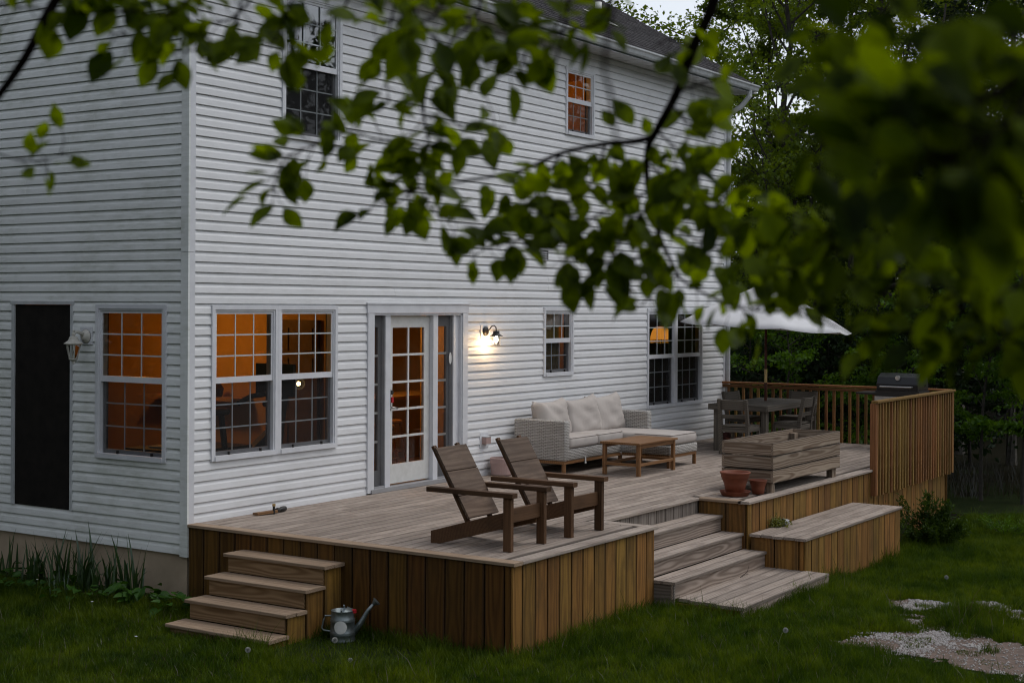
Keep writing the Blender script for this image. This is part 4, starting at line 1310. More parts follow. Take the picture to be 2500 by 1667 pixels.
# end railing
ral = empty('deck_railing', (XE + 0.05, -2.0, 0), 0, 'wooden baluster railing across the far end of the deck', 'railing')
RB = Vector((XE + 0.05, -2.0, 0))
y = -0.12
while y > -4.06:
    board('baluster', Vector((XE + 0.03, y + random.uniform(-0.006, 0.006), 0.36)) - RB, Z, (-1, 0, 0), 1.12, 0.042, 0.042, M['rail'], ral, 0.003)
    y -= 0.1395
board('top_rail', Vector((XE + 0.03, -2.04, 0.955)) - RB, EY, Z, 4.08, 0.09, 0.036, M['rail'], ral)
board('cross_rail', Vector((XE + 0.003 - 0.02, -2.04, 0.90)) - RB, EY, (-1, 0, 0), 4.06, 0.05, 0.02, M['rail'], ral)

# bench box beside the front steps
bn = empty('bench_box', (6.7, -4.42, -1.0), 0, 'low wooden bench box with vertical board front below the deck', 'bench')
BB = Vector((6.7, -4.42, -1.0))
for k in range(5):
    yy = -4.085 - 0.0705 - k * 0.1415
    xa, xb = XN1 - 0.02 + random.uniform(-0.012, 0.012), 8.42 + random.uniform(-0.015, 0.015)
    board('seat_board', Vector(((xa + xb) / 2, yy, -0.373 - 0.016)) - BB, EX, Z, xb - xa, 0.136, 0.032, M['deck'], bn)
skirt_run(bn, None, (XN1 + 0.01, -4.765, 0), (8.39, -4.765, 0), 0.2095, -0.407, gz, M['skirt'], (0, -1, 0), 'front_board', first=0.18, base_off=BB)
skirt_run(bn, None, (XN1 + 0.02, -4.09, 0), (XN1 + 0.02, -4.755, 0), 0.30, -0.407, gz, M['skirt'], (-1, 0, 0), 'side_board', first=0.30, base_off=BB)
skirt_run(bn, None, (8.38, -4.09, 0), (8.38, -4.755, 0), 0.22, -0.407, gz, M['skirt'], (1, 0, 0), 'side_board', base_off=BB)

# front steps in the notch
fs_ = empty('front_steps', (3.9, -4.3, -0.85), 0, 'wide weathered front steps leading from the deck notch to the lawn', 'steps')
FB = Vector((3.9, -4.3, -0.85))
def fb(name, xa, xb, ya, yb, zt, t, mat):
    return board(name, Vector(((xa + xb) / 2, (ya + yb) / 2, zt - t / 2)) - FB, EX, Z, xb - xa, abs(yb - ya), t, mat, fs_)
for k, (yb, yf, xa) in enumerate(((YN, -3.735, XN0 + 0.005), (-3.72, -4.01, XN0 + 0.005), (-4.0, -4.30, XN0 - 0.01))):
    zt = -0.188 * (k + 1) + 0.002
    ym = (yb + yf) / 2
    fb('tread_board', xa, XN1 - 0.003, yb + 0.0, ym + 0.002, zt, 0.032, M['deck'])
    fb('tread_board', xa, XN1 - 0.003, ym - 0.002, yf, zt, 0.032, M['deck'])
    board('riser', Vector(((xa + XN1) / 2, yf + 0.035, zt - 0.032 - 0.078)) - FB, EX, (0, -1, 0), XN1 - xa - 0.006, 0.152, 0.022, M['riser_grey'], fs_)
board('stringer', Vector((XN0 + 0.02, -4.15, -0.75)) - FB, EY, (-1, 0, 0), 0.27, 0.30, 0.03, M['skirt_grey'], fs_)
for k in range(5):
    ya = -4.262 - k * 0.159
    xa, xb = 2.72 + random.uniform(-0.02, 0.02) + (0.09 - k * 0.02), 5.09 + random.uniform(-0.012, 0.012)
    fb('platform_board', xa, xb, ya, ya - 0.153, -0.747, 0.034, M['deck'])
board('platform_edge', Vector((3.9, -5.035, -0.865)) - FB, EX, (0, -1, 0), 2.34, 0.16, 0.03, M['riser_grey'], fs_)
board('platform_edge', Vector((2.76, -4.65, -0.865)) - FB, EY, (-1, 0, 0), 0.73, 0.16, 0.03, M['skirt_brown_shaded'], fs_)
board('platform_edge', Vector((5.05, -4.93, -0.865)) - FB, EY, (1, 0, 0), 0.2, 0.16, 0.03, M['skirt_brown_shaded'], fs_)

# side steps on the near end
ss = empty('side_steps', (-0.5, -1.46, -0.85), 0, 'four brown wooden side steps against the near end of the deck', 'steps')
SSB = Vector((-0.5, -1.46, -0.85))
for k in range(4):
    xb, xf = -0.003 - 0.262 * k, -0.295 - 0.258 * k
    zt = -0.1865 * (k + 1)
    y0, y1 = -0.80 + random.uniform(-0.012, 0.012), -2.125 + random.uniform(-0.012, 0.012)
    xm = (xb + xf) / 2
    for a, bb_ in ((xb, xm + 0.002), (xm - 0.002, xf)):
        yo = random.uniform(-0.008, 0.008)
        board('tread_board', Vector(((a + bb_) / 2, (y0 + y1) / 2 + yo, zt - 0.016)) - SSB, EY, Z, abs(y1 - y0), abs(bb_ - a), 0.032, M['deck_new'], ss)
    board('riser', Vector((xf + 0.045, (y0 + y1) / 2 + 0.01, zt - 0.034 - 0.075)) - SSB, EY, (-1, 0, 0), abs(y1 - y0) - 0.09, 0.148, 0.022, M['riser'], ss)
    # stepped side cheeks
    for ys in (-0.85, -2.085):
        zb_ = float(zg(xm, ys)) - 0.05
        board('cheek_board', Vector((xm + 0.02, ys, (zt - 0.034 + zb_) / 2)) - SSB, Z, (0, 1 if ys > -1 else -1, 0), zt - 0.034 - zb_, 0.235, 0.022, M['skirt'] if ys < -1 else M['skirt_brown_shaded'], ss)


# ------------------------------------------------------------------ furniture on the deck
def adirondack(loc, rz, lab):
    """low slanted deck chair, faces -Y; origin between the front legs on the floor"""
    r = empty('deck_chair', loc, rz, lab, 'chair', 'low wooden chairs on the deck corner')
    m = M['chair']
    for s in (-1, 1):
        xx = s * 0.295
        board('leg', (xx, 0.0, 0.25), Z, (0, -1, 0), 0.50, 0.052, 0.088, m, r)
        board('arm', (xx + s * 0.008, 0.415, 0.523), EY, Z, 0.985, 0.088, 0.046, m, r)
        # side runner sloping down to the rear foot
        xi = s * 0.255
        v = [(0.03, 0.215), (0.03, 0.365), (0.905, 0.115), (0.905, 0.0), (0.80, 0.0)]
        b = MB(); t = 0.017
        n = len(v)
        b.add([(xi - t, a, c) for a, c in v] + [(xi + t, a, c) for a, c in v], [tuple(range(n)), tuple(range(2 * n - 1, n - 1, -1))] + [(i, n + i, n + (i + 1) % n, (i + 1) % n) for i in range(n)])
        b.build('side_rail', m, r)
        board('back_post', (s * 0.195, 0.715, 0.55), (0, 0.50, 0.86), (0, -0.86, 0.5), 0.86, 0.05, 0.034, m, r)
    bd = Vector((0, 0.40, 0.655)).normalized(); nb = Vector((0, -bd.z, bd.y))
    p0 = Vector((0, 0.475, 0.262))
    t = 0.0
    for w in (0.235, 0.265, 0.262):
        c = p0 + bd * (t + w / 2)
        board('back_board', c, EX, nb, 0.515, w - 0.005, 0.024, M['chair_back'], r); t += w
    board('apron', (0, 0.012, 0.325), EX, (0, -1, 0), 0.535, 0.135, 0.03, m, r)
    for k in range(4):
        yy = 0.085 + k * 0.105
        board('seat_board', (0, yy, 0.352 - (yy - 0.03) * 0.286), EX, (0, 0.28, 0.96), 0.475, 0.098, 0.02, m, r)
    return r


adirondack((0.775, -3.69, 0), R(0.6), 'dark brown slanted deck chair nearest the side steps')
adirondack((1.835, -3.715, 0), R(-0.5), 'dark brown slanted deck chair nearer the front steps')

# wicker corner sofa
so = empty('sofa', (7.35, -0.5, 0), 0, 'beige wicker corner sofa with chaise against the white wall', 'sofa')
SO = Vector((7.35, -0.5, 0))
def so_box(nm, lo, hi, r_, mat, **k): return rbox(nm, Vector(lo) - SO, Vector(hi) - SO, r_, mat, so, **k)
so_box('arm', (6.075, -0.92, 0.185), (6.205, -0.085, 0.735), 0.025, M['wicker'])
so_box('arm', (8.49, -0.90, 0.185), (8.61, -0.085, 0.735), 0.025, M['wicker'])
so_box('back', (6.21, -0.20, 0.185), (8.485, -0.09, 0.725), 0.025, M['wicker'])
so_box('base', (6.21, -0.905, 0.185), (7.66, -0.205, 0.345), 0.02, M['wicker'])
so_box('base', (7.665, -1.695, 0.185), (8.535, -0.205, 0.315), 0.02, M['wicker'])
so_box('seat_cushion', (6.215, -0.925, 0.347), (6.985, -0.25, 0.50), 0.05, M['cushion'], seg=4, uv=False)
so_box('seat_cushion', (6.99, -0.925, 0.347), (7.70, -0.25, 0.50), 0.05, M['cushion'], seg=4, uv=False)
so_box('chaise_cushion', (7.705, -1.70, 0.318), (8.525, -0.25, 0.475), 0.055, M['cushion'], seg=4, uv=False)
for x0, x1, yf, zt in ((6.23, 6.97, -0.915, 0.487), (7.005, 7.69, -0.915, 0.487), (7.72, 8.51, -1.69, 0.46)):
    MB().tube([(x0, yf + 0.6, zt), (x0, yf + 0.02, zt), (x0 + 0.02, yf, zt), (x1 - 0.02, yf, zt), (x1, yf + 0.02, zt), (x1, yf + 0.6, zt)], 0.0045, 6).build('piping', M['piping'], so, -SO)
puff('back_cushion', (0.84, 0.56, 0.24), M['cushion'], so, Vector((6.62, -0.36, 0.70)) - SO, (R(-12), R(-1), R(3)), seed=1, sag=0.03)
puff('back_cushion', (0.82, 0.57, 0.24), M['cushion'], so, Vector((7.38, -0.38, 0.70)) - SO, (R(-14), R(-4), R(-6)), seed=2, sag=0.035)
puff('back_cushion', (0.82, 0.57, 0.24), M['cushion'], so, Vector((8.12, -0.36, 0.70)) - SO, (R(-13), R(-3), R(-5)), seed=3, sag=0.03)
b = MB()
b.box((6.085, -0.90, 0.145), (7.66, -0.86, 0.184)); b.box((6.085, -0.86, 0.145), (6.125, -0.10, 0.184)); b.box((7.67, -1.68, 0.145), (8.525, -1.64, 0.184)); b.box((8.485, -1.64, 0.145), (8.525, -0.1, 0.184)); b.box((7.67, -1.64, 0.145), (7.71, -0.9, 0.184)); b.box((6.125, -0.14, 0.145), (8.485, -0.10, 0.184))
b.build('frame', M['table'], so, -SO)
for lx, ly in ((6.12, -0.87), (6.12, -0.13), (7.69, -0.87), (7.69, -1.655), (8.505, -1.655), (8.505, -0.13)):
    board('leg', Vector((lx, ly, 0.0725)) - SO, Z, (0, -1, 0), 0.145, 0.045, 0.045, M['table'], so)
MB().box((6.62, -0.915, 0.12), (6.645, -0.906, 0.21)).box((6.60, -0.925, 0.12), (6.645, -0.916, 0.132)).build('clip', M['white'], so, -SO)

# coffee table
tb = empty('coffee_table', (7.05, -1.53, 0), 0, 'low square edged teak coffee table in front of the sofa', 'table')
board('table_top', (0, 0, 0.437), EX, Z, 1.13, 0.615, 0.028, M['table'], tb, 0.006)
for sx_ in (-1, 1):
    for sy_ in (-1, 1):
        board('leg', (sx_ * 0.505, sy_ * 0.262, 0.211), Z, (0, -1, 0), 0.421, 0.052, 0.052, M['table'], tb)
    board('stretcher', (sx_ * 0.505, 0, 0.15), EY, Z, 0.47, 0.035, 0.04, M['table'], tb)
for sy_ in (-1, 1):
    board('stretcher', (0, sy_ * 0.262, 0.15), EX, Z, 0.955, 0.035, 0.04, M['table'], tb)
    board('apron', (0, sy_ * 0.262, 0.395), EX, Z, 0.955, 0.03, 0.05, M['table'], tb)

# raised planter
pl = empty('raised_planter', (7.04, -3.66, 0), 0, 'rectangular raised planter box of knotty planks near the deck edge', 'planter')
pw, pd = 2.26, 0.66
for k in range(3):
    zc = 0.12 + 0.0825 + k * 0.1675
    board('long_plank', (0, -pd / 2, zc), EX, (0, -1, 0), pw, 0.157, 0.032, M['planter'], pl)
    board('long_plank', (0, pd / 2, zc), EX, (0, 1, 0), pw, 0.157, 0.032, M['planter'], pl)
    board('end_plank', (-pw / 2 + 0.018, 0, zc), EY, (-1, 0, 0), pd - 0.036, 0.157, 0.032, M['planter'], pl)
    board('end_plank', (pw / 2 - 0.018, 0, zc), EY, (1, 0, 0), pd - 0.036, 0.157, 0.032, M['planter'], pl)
MB().box((-pw / 2 + 0.04, -pd / 2 + 0.02, 0.16), (pw / 2 - 0.04, pd / 2 - 0.02, 0.36)).build('bottom', M['forest_floor'], pl)
for sx_ in (-1, 1):
    for sy_ in (-1, 1):
        board('leg', (sx_ * (pw / 2 - 0.12 if sx_ > 0 else pw / 2 - 0.09), sy_ * (pd / 2 - 0.06), 0.285), Z, (0, -1, 0), 0.57, 0.15 if sx_ > 0 else 0.09, 0.08, M['planter'], pl)


def pot(name, loc, r_top, r_bot, h, lab, rim=0.03, cat='pot', group=None):
    o = empty(name, loc, 0, lab, cat, group)
    MB().lathe([(r_bot * 0.9, 0.0), (r_bot, 0.004), (r_bot + (r_top * 0.9 - r_bot) * 0.45, h * 0.45), (r_top * 0.9, h * 0.74), (r_top * 0.93, h * 0.75), (r_top * 0.9, h * 0.20 + 0.55 * h)], 32).build('body', M['terracotta'], o, smooth=True)
    MB().lathe([(r_top * 0.91, h * 0.74), (r_top * 0.94, h * 0.76), (r_top * 0.95, h * 0.90), (r_top * 1.02, h * 0.93), (r_top * 1.03, h * 0.98), (r_top, h), (r_top * 0.90, h * 0.985), (r_top * 0.86, h * 0.70), (r_top * 0.5, h * 0.35), (0.0, h * 0.34)], 32).build('rim', M['terracotta'], o, smooth=True)
    return o


pot('plant_pot', (5.47, -3.70, 0.022), 0.182, 0.11, 0.27, 'large empty terracotta pot standing in its saucer')
sc = empty('pot_saucer', (5.47, -3.70, 0), 0, 'terracotta saucer under the large empty pot', 'saucer')
MB().lathe([(0.0, 0.0), (0.145, 0.0), (0.165, 0.012), (0.185, 0.055), (0.190, 0.058), (0.188, 0.06), (0.178, 0.05), (0.155, 0.02), (0.0, 0.02)], 36).build('dish', M['terracotta'], sc, smooth=True)
pot('plant_pot', (5.79, -3.86, 0), 0.108, 0.072, 0.175, 'small empty terracotta pot beside the planter leg')

# tipped pot with moss on the bench
tp = empty('tipped_pot', (5.80, -4.17, -0.373), R(150), 'small tipped over pot spilling yellow green moss on the bench', 'pot')
MB().lathe([(0.03, 0.0), (0.042, 0.07), (0.047, 0.072), (0.047, 0.085), (0.04, 0.085), (0.036, 0.02), (0, 0.02)], 18, (0, 0, 0), 'X').build('body', M['screen_frame'], tp, (-0.10, 0, 0.048), None, True)
P = RNG.normal(0, 1, (420, 3)) * np.array([0.06, 0.055, 0.03]) + np.array([0.06, 0.0, 0.04]); P[:, 2] = np.abs(P[:, 2])
V, T = leaf_quads(P, RNG.normal(0, 1, (420, 3)) + np.array([0.5, 0, 0.3]), RNG.normal(0, 1, (420, 3)), RNG.uniform(0.03, 0.07, 420), RNG.uniform(0.008, 0.018, 420))
fast_mesh('moss', V, T, M['moss'], tp)['kind'] = 'stuff'

# pink clay box by the sofa
pb = empty('clay_trough', (5.60, -0.20, 0), 0, 'pale pink clay planter standing by the wall beside the sofa', 'planter')
b = MB(); b.lathe([(0.0, 0.0), (0.125, 0.0), (0.14, 0.02), (0.15, 0.16), (0.156, 0.163), (0.158, 0.235), (0.145, 0.24), (0.14, 0.17), (0.0, 0.16)], 28); b.build('body', M['pinkbox'], pb, smooth=False)
MB().lathe([(0.0, 0.0), (0.138, 0.0), (0.138, 0.008), (0.0, 0.01)], 28, (0, 0, 0.165)).build('soil', M['forest_floor'], pb)

# dining set
dt = empty('dining_table', (11.43, -1.475, 0), 0, 'grey weathered slatted dining table below the umbrella', 'table')
for k in range(7):
    board('table_slat', (0, -0.435 + k * 0.145, 0.735), EX, Z, 1.90, 0.139, 0.026, M['dining'], dt)
for sy_ in (-1, 1):
    board('table_edge', (0, sy_ * 0.497, 0.703), EX, (0, 1, 0), 2.06, 0.092, 0.03, M['dining'], dt)
for sx_ in (-1, 1):
    board('table_edge', (sx_ * 1.012, 0, 0.703), EY, (1, 0, 0), 0.965, 0.092, 0.03, M['dining'], dt)
    for sy_ in (-1, 1):
        board('leg', (sx_ * 0.90, sy_ * 0.41, 0.33), Z, (0, -1, 0), 0.66, 0.09, 0.09, M['dining'], dt)


def dining_chair(loc, rz, lab):
    """faces +X in its own axes (back at -X)"""
    r = empty('dining_chair', loc, rz, lab, 'chair', 'grey wooden dining chairs')
    m = M['dining']
    for s in (-1, 1):
        MB().bar((-0.21, s * 0.225, 0), (-0.215, s * 0.225, 0.47), 0.05, 0.06, (1, 0, 0)).bar((-0.213, s * 0.225, 0.46), (-0.29, s * 0.225, 0.86), 0.05, 0.055, (1, 0, 0)).build('rear_post', m, r)
        board('front_leg', (0.21, s * 0.22, 0.21), Z, (0, -1, 0), 0.42, 0.05, 0.05, m, r)
        board('side_rail', (0, s * 0.225, 0.395), EX, (0, 1, 0), 0.37, 0.075, 0.03, m, r)
    vs, fs = [], []
    for i in range(9):
        t = i / 8; yy = (t - 0.5) * 0.40; cv = -0.035 * (1 - (2 * t - 1) ** 2)
        for (xo, zz) in ((-0.262, 0.70), (-0.282, 0.845), (-0.262, 0.852), (-0.240, 0.705)):
            vs.append((xo + cv, yy, zz))
    for i in range(8):
        for k in range(4):
            fs.append((i * 4 + k, i * 4 + (k + 1) % 4, (i + 1) * 4 + (k + 1) % 4, (i + 1) * 4 + k))
    mk('back_rail', vs, fs, m, r)
    board('back_rail', (-0.236, 0, 0.59), EY, (1, 0, 0.15), 0.40, 0.06, 0.022, m, r)
    for k in range(5):
        board('seat_slat', (-0.16 + k * 0.088, 0, 0.443), EY, Z, 0.47, 0.082, 0.022, m, r)
    board('front_rail', (0.21, 0, 0.395), EY, (1, 0, 0), 0.39, 0.075, 0.03, m, r)
    board('back_seat_rail', (-0.215, 0, 0.385), EY, (1, 0, 0), 0.40, 0.075, 0.03, m, r)
    return r


dining_chair((10.22, -1.60, 0), R(0), 'grey dining chair at the near end of the table, back to the planter')
dining_chair((11.30, -2.02, 0), R(90), 'grey dining chair on the open side of the table')
dining_chair((12.62, -1.56, 0), R(180), 'grey dining chair at the far end by the railing')
dining_chair((12.05, -0.86, 0), R(-96), 'grey dining chair between the table and the house wall')

# umbrella
um = empty('patio_umbrella', (11.62, -1.42, 0), 0, 'white octagonal patio umbrella open over the dining table', 'umbrella')
MB().tube([(0, 0, 0.03), (0, 0, 1.05)], 0.024, 12).build('lower_pole', M['polewood'], um)
MB().tube([(0, 0, 1.05), (0, 0, 1.27)], 0.026, 12).build('pole_sleeve', M['brass'], um)
MB().tube([(0, 0, 1.27), (0, 0, 2.70)], 0.022, 12).build('upper_pole', M['polewood'], um)
MB().lathe([(0.0, 0), (0.26, 0.0), (0.26, 0.03), (0.08, 0.06), (0.05, 0.24), (0.0, 0.24)], 24).build('base', M['black'], um)
RU, ZH, ZA = 1.42, 1.96, 2.70
vs, fs = [], []
ro = R(213)
nr = 8
segs = 8 * 8
for i in range(nr + 1):
    t = i / nr
    for k in range(segs):
        a = ro + 2 * math.pi * k / segs
        ph = (k % 8) / 8.0
        f = 1 - 4 * ph * (1 - ph) * 0.075 * t
        sag = -0.035 * math.sin(math.pi * ph) * t * t
        rr_ = (0.12 + (RU - 0.12) * t) * f
        zz = ZA - 0.05 - (ZA - 0.05 - ZH) * (t ** 0.93) + sag + 0.035 * math.sin(math.pi * t)
        tilt = 0.09 * rr_ * math.cos(a - R(123)) / RU
        vs.append((rr_ * math.cos(a), rr_ * math.sin(a), zz + tilt))
for i in range(nr):
    for k in range(segs):
        fs.append((i * segs + k, (i + 1) * segs + k, (i + 1) * segs + (k + 1) % segs, i * segs + (k + 1) % segs))
can = mk('canopy', vs, fs, M['umbrella'], um, smooth=True)
can.modifiers.new('thick', 'SOLIDIFY').thickness = 0.003
MB().lathe([(0.16, ZA - 0.03), (0.08, ZA + 0.03), (0.0, ZA + 0.045)], 16).build('vent_cap', M['umbrella'], um, smooth=True)
for k in range(8):
    a = ro + 2 * math.pi * k / 8
    tl_ = 0.09 * math.cos(a - R(123))
    MB().tube([(0.05 * math.cos(a), 0.05 * math.sin(a), ZA - 0.09), (RU * 0.5 * math.cos(a), RU * 0.5 * math.sin(a), (ZA + ZH) / 2 - 0.055 + tl_ / 2), (RU * 0.97 * math.cos(a), RU * 0.97 * math.sin(a), ZH + tl_ - 0.005)], 0.010, 6).build('rib', M['polewood'], um)
MB().lathe([(0.0, ZA), (0.02, ZA + 0.04), (0.03, ZA + 0.07), (0.0, ZA + 0.10)], 10).build('finial', M['polewood'], um)

# pots under the table
pot('plant_pot', (11.15, -1.05, 0), 0.12, 0.08, 0.16, 'terracotta pot on the floor under the dining table')
rb = empty('red_crate', (11.2, -0.85, 0), R(10), 'small dark red crate on the floor under the dining table', 'crate')
MB().box((-0.14, -0.12, 0.0), (0.14, 0.12, 0.02)).build('bottom', M['crate'], rb)
for lo, hi in (((-0.14, -0.12, 0.02), (-0.125, 0.12, 0.22)), ((0.125, -0.12, 0.02), (0.14, 0.12, 0.22)), ((-0.125, -0.12, 0.02), (0.125, -0.105, 0.22)), ((-0.125, 0.105, 0.02), (0.125, 0.12, 0.22))):
    MB().box(lo, hi).build('side', M['crate'], rb)

# gas grill by the far railing
gr = empty('gas_grill', (12.52, -3.42, 0), R(-90), 'black lidded gas grill with steel handle behind the privacy screen', 'grill')
vs, fs = [], []
prof = [(-0.26, 0.0), (-0.27, 0.10), (-0.20, 0.21), (-0.06, 0.27), (0.10, 0.27), (0.22, 0.20), (0.26, 0.08), (0.26, 0.0)]
n = len(prof)
for sx_ in (-0.34, 0.34):
    vs += [(sx_, y, 0.96 + z) for y, z in prof]
fs = [(i, i + 1, n + i + 1, n + i) for i in range(n - 1)] + [tuple(range(n - 1, -1, -1)), tuple(range(n, 2 * n))]
mk('lid', vs, fs, M['blackgloss'], gr)
MB().box((-0.36, -0.27, 0.82), (0.36, 0.26, 0.955)).build('firebox', M['black'], gr)
MB().box((-0.36, -0.30, 0.72), (0.36, -0.272, 0.86)).build('control_panel', M['steel'], gr)
for k in range(3):
    MB().lathe([(0.028, -0.03), (0.03, 0.0)], 12, (-0.2 + k * 0.2, -0.301, 0.79), 'Y', True).build('knob', M['black'], gr)
MB().tube([(-0.26, -0.285, 1.02), (-0.26, -0.34, 1.02), (0.26, -0.34, 1.02), (0.26, -0.285, 1.02)], 0.014, 8).build('lid_handle', M['steel'], gr)
MB().lathe([(0.0, -0.02), (0.04, -0.018), (0.04, 0.0)], 16, (0.0, -0.225, 1.16), 'Y').build('thermometer', M['steel'], gr)
for sx_ in (-1, 1):
    MB().box((sx_ * 0.36 if sx_ > 0 else -0.70, -0.24, 0.88), (0.70 if sx_ > 0 else -0.36, 0.22, 0.91)).build('side_shelf', M['black'], gr)
    for sy_ in (-0.22, 0.22):
        MB().box((sx_ * 0.33 - 0.02, sy_ - 0.02, 0.0), (sx_ * 0.33 + 0.02, sy_ + 0.02, 0.82)).build('leg', M['black'], gr)

# ------------------------------------------------------------------ things fixed to the walls
wlp = empty('wall_lamp', (5.44, -0.02, 1.95), 0, 'lit black gooseneck wall lamp beside the patio door', 'lamp')
MB().box((-0.092, -0.006, -0.105), (0.095, 0.02, 0.08)).build('mount_block', M['trim'], wlp)
MB().lathe([(0.0, -0.035), (0.035, -0.033), (0.062, -0.018), (0.066, 0.0)], 24, (0.01, -0.006, -0.005), 'Y').build('back_plate', M['black'], wlp, smooth=True)
MB().tube([(0.01, -0.03, 0.0), (0.01, -0.075, 0.02), (0.01, -0.11, 0.065), (0.01, -0.15, 0.075), (0.01, -0.18, 0.05), (0.01, -0.185, 0.0)], 0.008, 8).build('arm', M['black'], wlp, smooth=True)
MB().lathe([(0.0, 0.0), (0.04, -0.002), (0.045, -0.02), (0.042, -0.035), (0.058, -0.05), (0.09, -0.068), (0.088, -0.073), (0.05, -0.056), (0.0, -0.05)], 24, (0.01, -0.185, 0.005)).build('shade', M['black'], wlp, smooth=True)
MB().lathe([(0.044, -0.07), (0.046, -0.10), (0.042, -0.185), (0.0, -0.19)], 20, (0.01, -0.185, 0.005)).build('glass_jar', M['clearglass'], wlp, smooth=True)
b = MB()
for k in range(4):
    a = k * math.pi / 2 + 0.5
    b.tube([(0.01 + 0.052 * math.cos(a), -0.185 + 0.052 * math.sin(a), -0.06), (0.01 + 0.05 * math.cos(a), -0.185 + 0.05 * math.sin(a), -0.185)], 0.0028, 5)
for zz in (-0.125, -0.185):
    b.tube([(0.01 + 0.051 * math.cos(t * 0.3927), -0.185 + 0.051 * math.sin(t * 0.3927), zz) for t in range(17)], 0.003, 5)
b.build('wire_cage', M['black'], wlp)
MB().lathe([(0.0, -0.16), (0.022, -0.145), (0.026, -0.12), (0.014, -0.085), (0.012, -0.06)], 16, (0.01, -0.185, 0.005)).build('bulb', M['bulb'], wlp, smooth=True)
lamp_light('wall_lamp_light', (5.45, -0.15, 1.80), 4.2, (1.0, 0.62, 0.30), 0.03)

ln = empty('carriage_lantern', (-0.02, 1.536, 1.93), 0, 'peeling cream carriage lantern beside the boarded doorway', 'lamp')
MB().box((-0.012, -0.093, -0.09), (0.02, 0.093, 0.10)).build('mount_block', M['trim'], ln)
MB().lathe([(0.0, -0.05), (0.03, -0.05), (0.045, -0.03), (0.072, -0.012), (0.078, 0.0)], 20, (-0.012, 0, 0.0), 'X').build('back_plate', M['cream'], ln, smooth=True)
MB().lathe([(0.079, -0.004), (0.079, 0.006)], 20, (-0.012, 0, 0.0), 'X').build('gasket', M['black'], ln)
MB().tube([(-0.05, 0, 0.02), (-0.11, 0, 0.045), (-0.145, 0, 0.05), (-0.175, 0, 0.03), (-0.182, 0, -0.01)], [0.026, 0.018, 0.014, 0.014, 0.013], 10).build('arm', M['cream'], ln, smooth=True)
LX = -0.182
MB().lathe([(0.0, 0.075), (0.012, 0.065), (0.010, 0.045), (0.022, 0.03), (0.018, 0.005), (0.045, -0.005), (0.052, -0.03), (0.062, -0.045), (0.105, -0.075), (0.103, -0.082), (0.07, -0.075), (0.0, -0.07)], 12, (LX, 0, 0)).build('roof', M['cream'], ln)
b = MB()
for k in range(6):
    a = k * math.pi / 3
    b.tube([(LX + 0.082 * math.cos(a), 0.082 * math.sin(a), -0.08), (LX + 0.045 * math.cos(a), 0.045 * math.sin(a), -0.245)], 0.006, 5)
b.lathe([(0.085, -0.08), (0.085, -0.092), (0.075, -0.092)], 6, (LX, 0, 0)); b.lathe([(0.05, -0.235), (0.05, -0.25), (0.03, -0.262), (0.012, -0.275), (0.015, -0.29), (0.0, -0.30)], 12, (LX, 0, 0))
b.build('cage', M['cream'], ln)
MB().lathe([(0.078, -0.09), (0.042, -0.238)], 6, (LX, 0, 0)).build('glass', M['clearglass'], ln)

oc = empty('outlet_cover', (5.443, -0.02, 0.475), 0, 'weatherproof outlet box low on the wall behind the chairs', 'outlet')
MB().box((-0.098, -0.004, -0.10), (0.098, 0.02, 0.103)).build('mount_block', M['trim'], oc)
MB().box((-0.055, -0.075, -0.045), (0.055, -0.0045, 0.045)).build('cover', M['pinkbox'], oc)
MB().box((-0.058, -0.08, 0.046), (0.058, -0.0045, 0.054)).build('hinge', M['trim_dirty'], oc)

ve = empty('exhaust_vent', (6.93, -0.015, 3.015), 0, 'small grey louvred exhaust vent high on the rear wall', 'vent')
MB().box((-0.093, -0.03, -0.08), (-0.078, 0.015, 0.083)).box((0.083, -0.03, -0.08), (0.098, 0.015, 0.083)).box((-0.078, -0.03, 0.068), (0.083, 0.015, 0.083)).box((-0.078, -0.03, -0.08), (0.083, 0.015, -0.066)).build('frame', M['screen_frame'], ve)
for k in range(4):
    zz = -0.052 + k * 0.033
    MB().add([(-0.078, -0.028, zz - 0.012), (0.083, -0.028, zz - 0.012), (0.083, -0.004, zz + 0.02), (-0.078, -0.004, zz + 0.02), (-0.078, -0.025, zz - 0.012), (0.083, -0.025, zz - 0.012), (0.083, -0.001, zz + 0.02), (-0.078, -0.001, zz + 0.02)], [(0, 1, 2, 3), (7, 6, 5, 4), (0, 4, 5, 1), (1, 5, 6, 2), (2, 6, 7, 3), (3, 7, 4, 0)]).build('louvre', M['screen_frame'], ve)

# nozzle, pipe stub and wedge lying on the deck by the wall
wd = board('wood_wedge', (1.00, -0.17, 0.018), (1, -0.25, 0.05), (0, 0.1, 1), 0.26, 0.10, 0.03, M['table']); tag(wd, 'short orange wood offcut lying by the wall', 'wood offcut')
pn = empty('pipe_stub', (1.07, -0.23, 0), 0, 'upright black pipe stub with brass cap near the wall', 'pipe')
MB().tube([(0, 0, 0), (0, 0, 0.085)], 0.014, 10).build('pipe', M['black'], pn)
MB().tube([(0, 0, 0.086), (0, 0, 0.112)], 0.019, 10).build('cap', M['brass'], pn)
hn = empty('hose_nozzle', (1.22, -0.19, 0), R(8), 'black hose nozzle lying on the deck by the wall', 'nozzle')
MB().lathe([(0.0, -0.02), (0.024, -0.02), (0.026, 0.02), (0.016, 0.03), (0.02, 0.05), (0.028, 0.07), (0.03, 0.12), (0.027, 0.15), (0.0, 0.155)], 14, (-0.06, 0, 0.03), 'X').build('body', M['black'], hn, smooth=True)

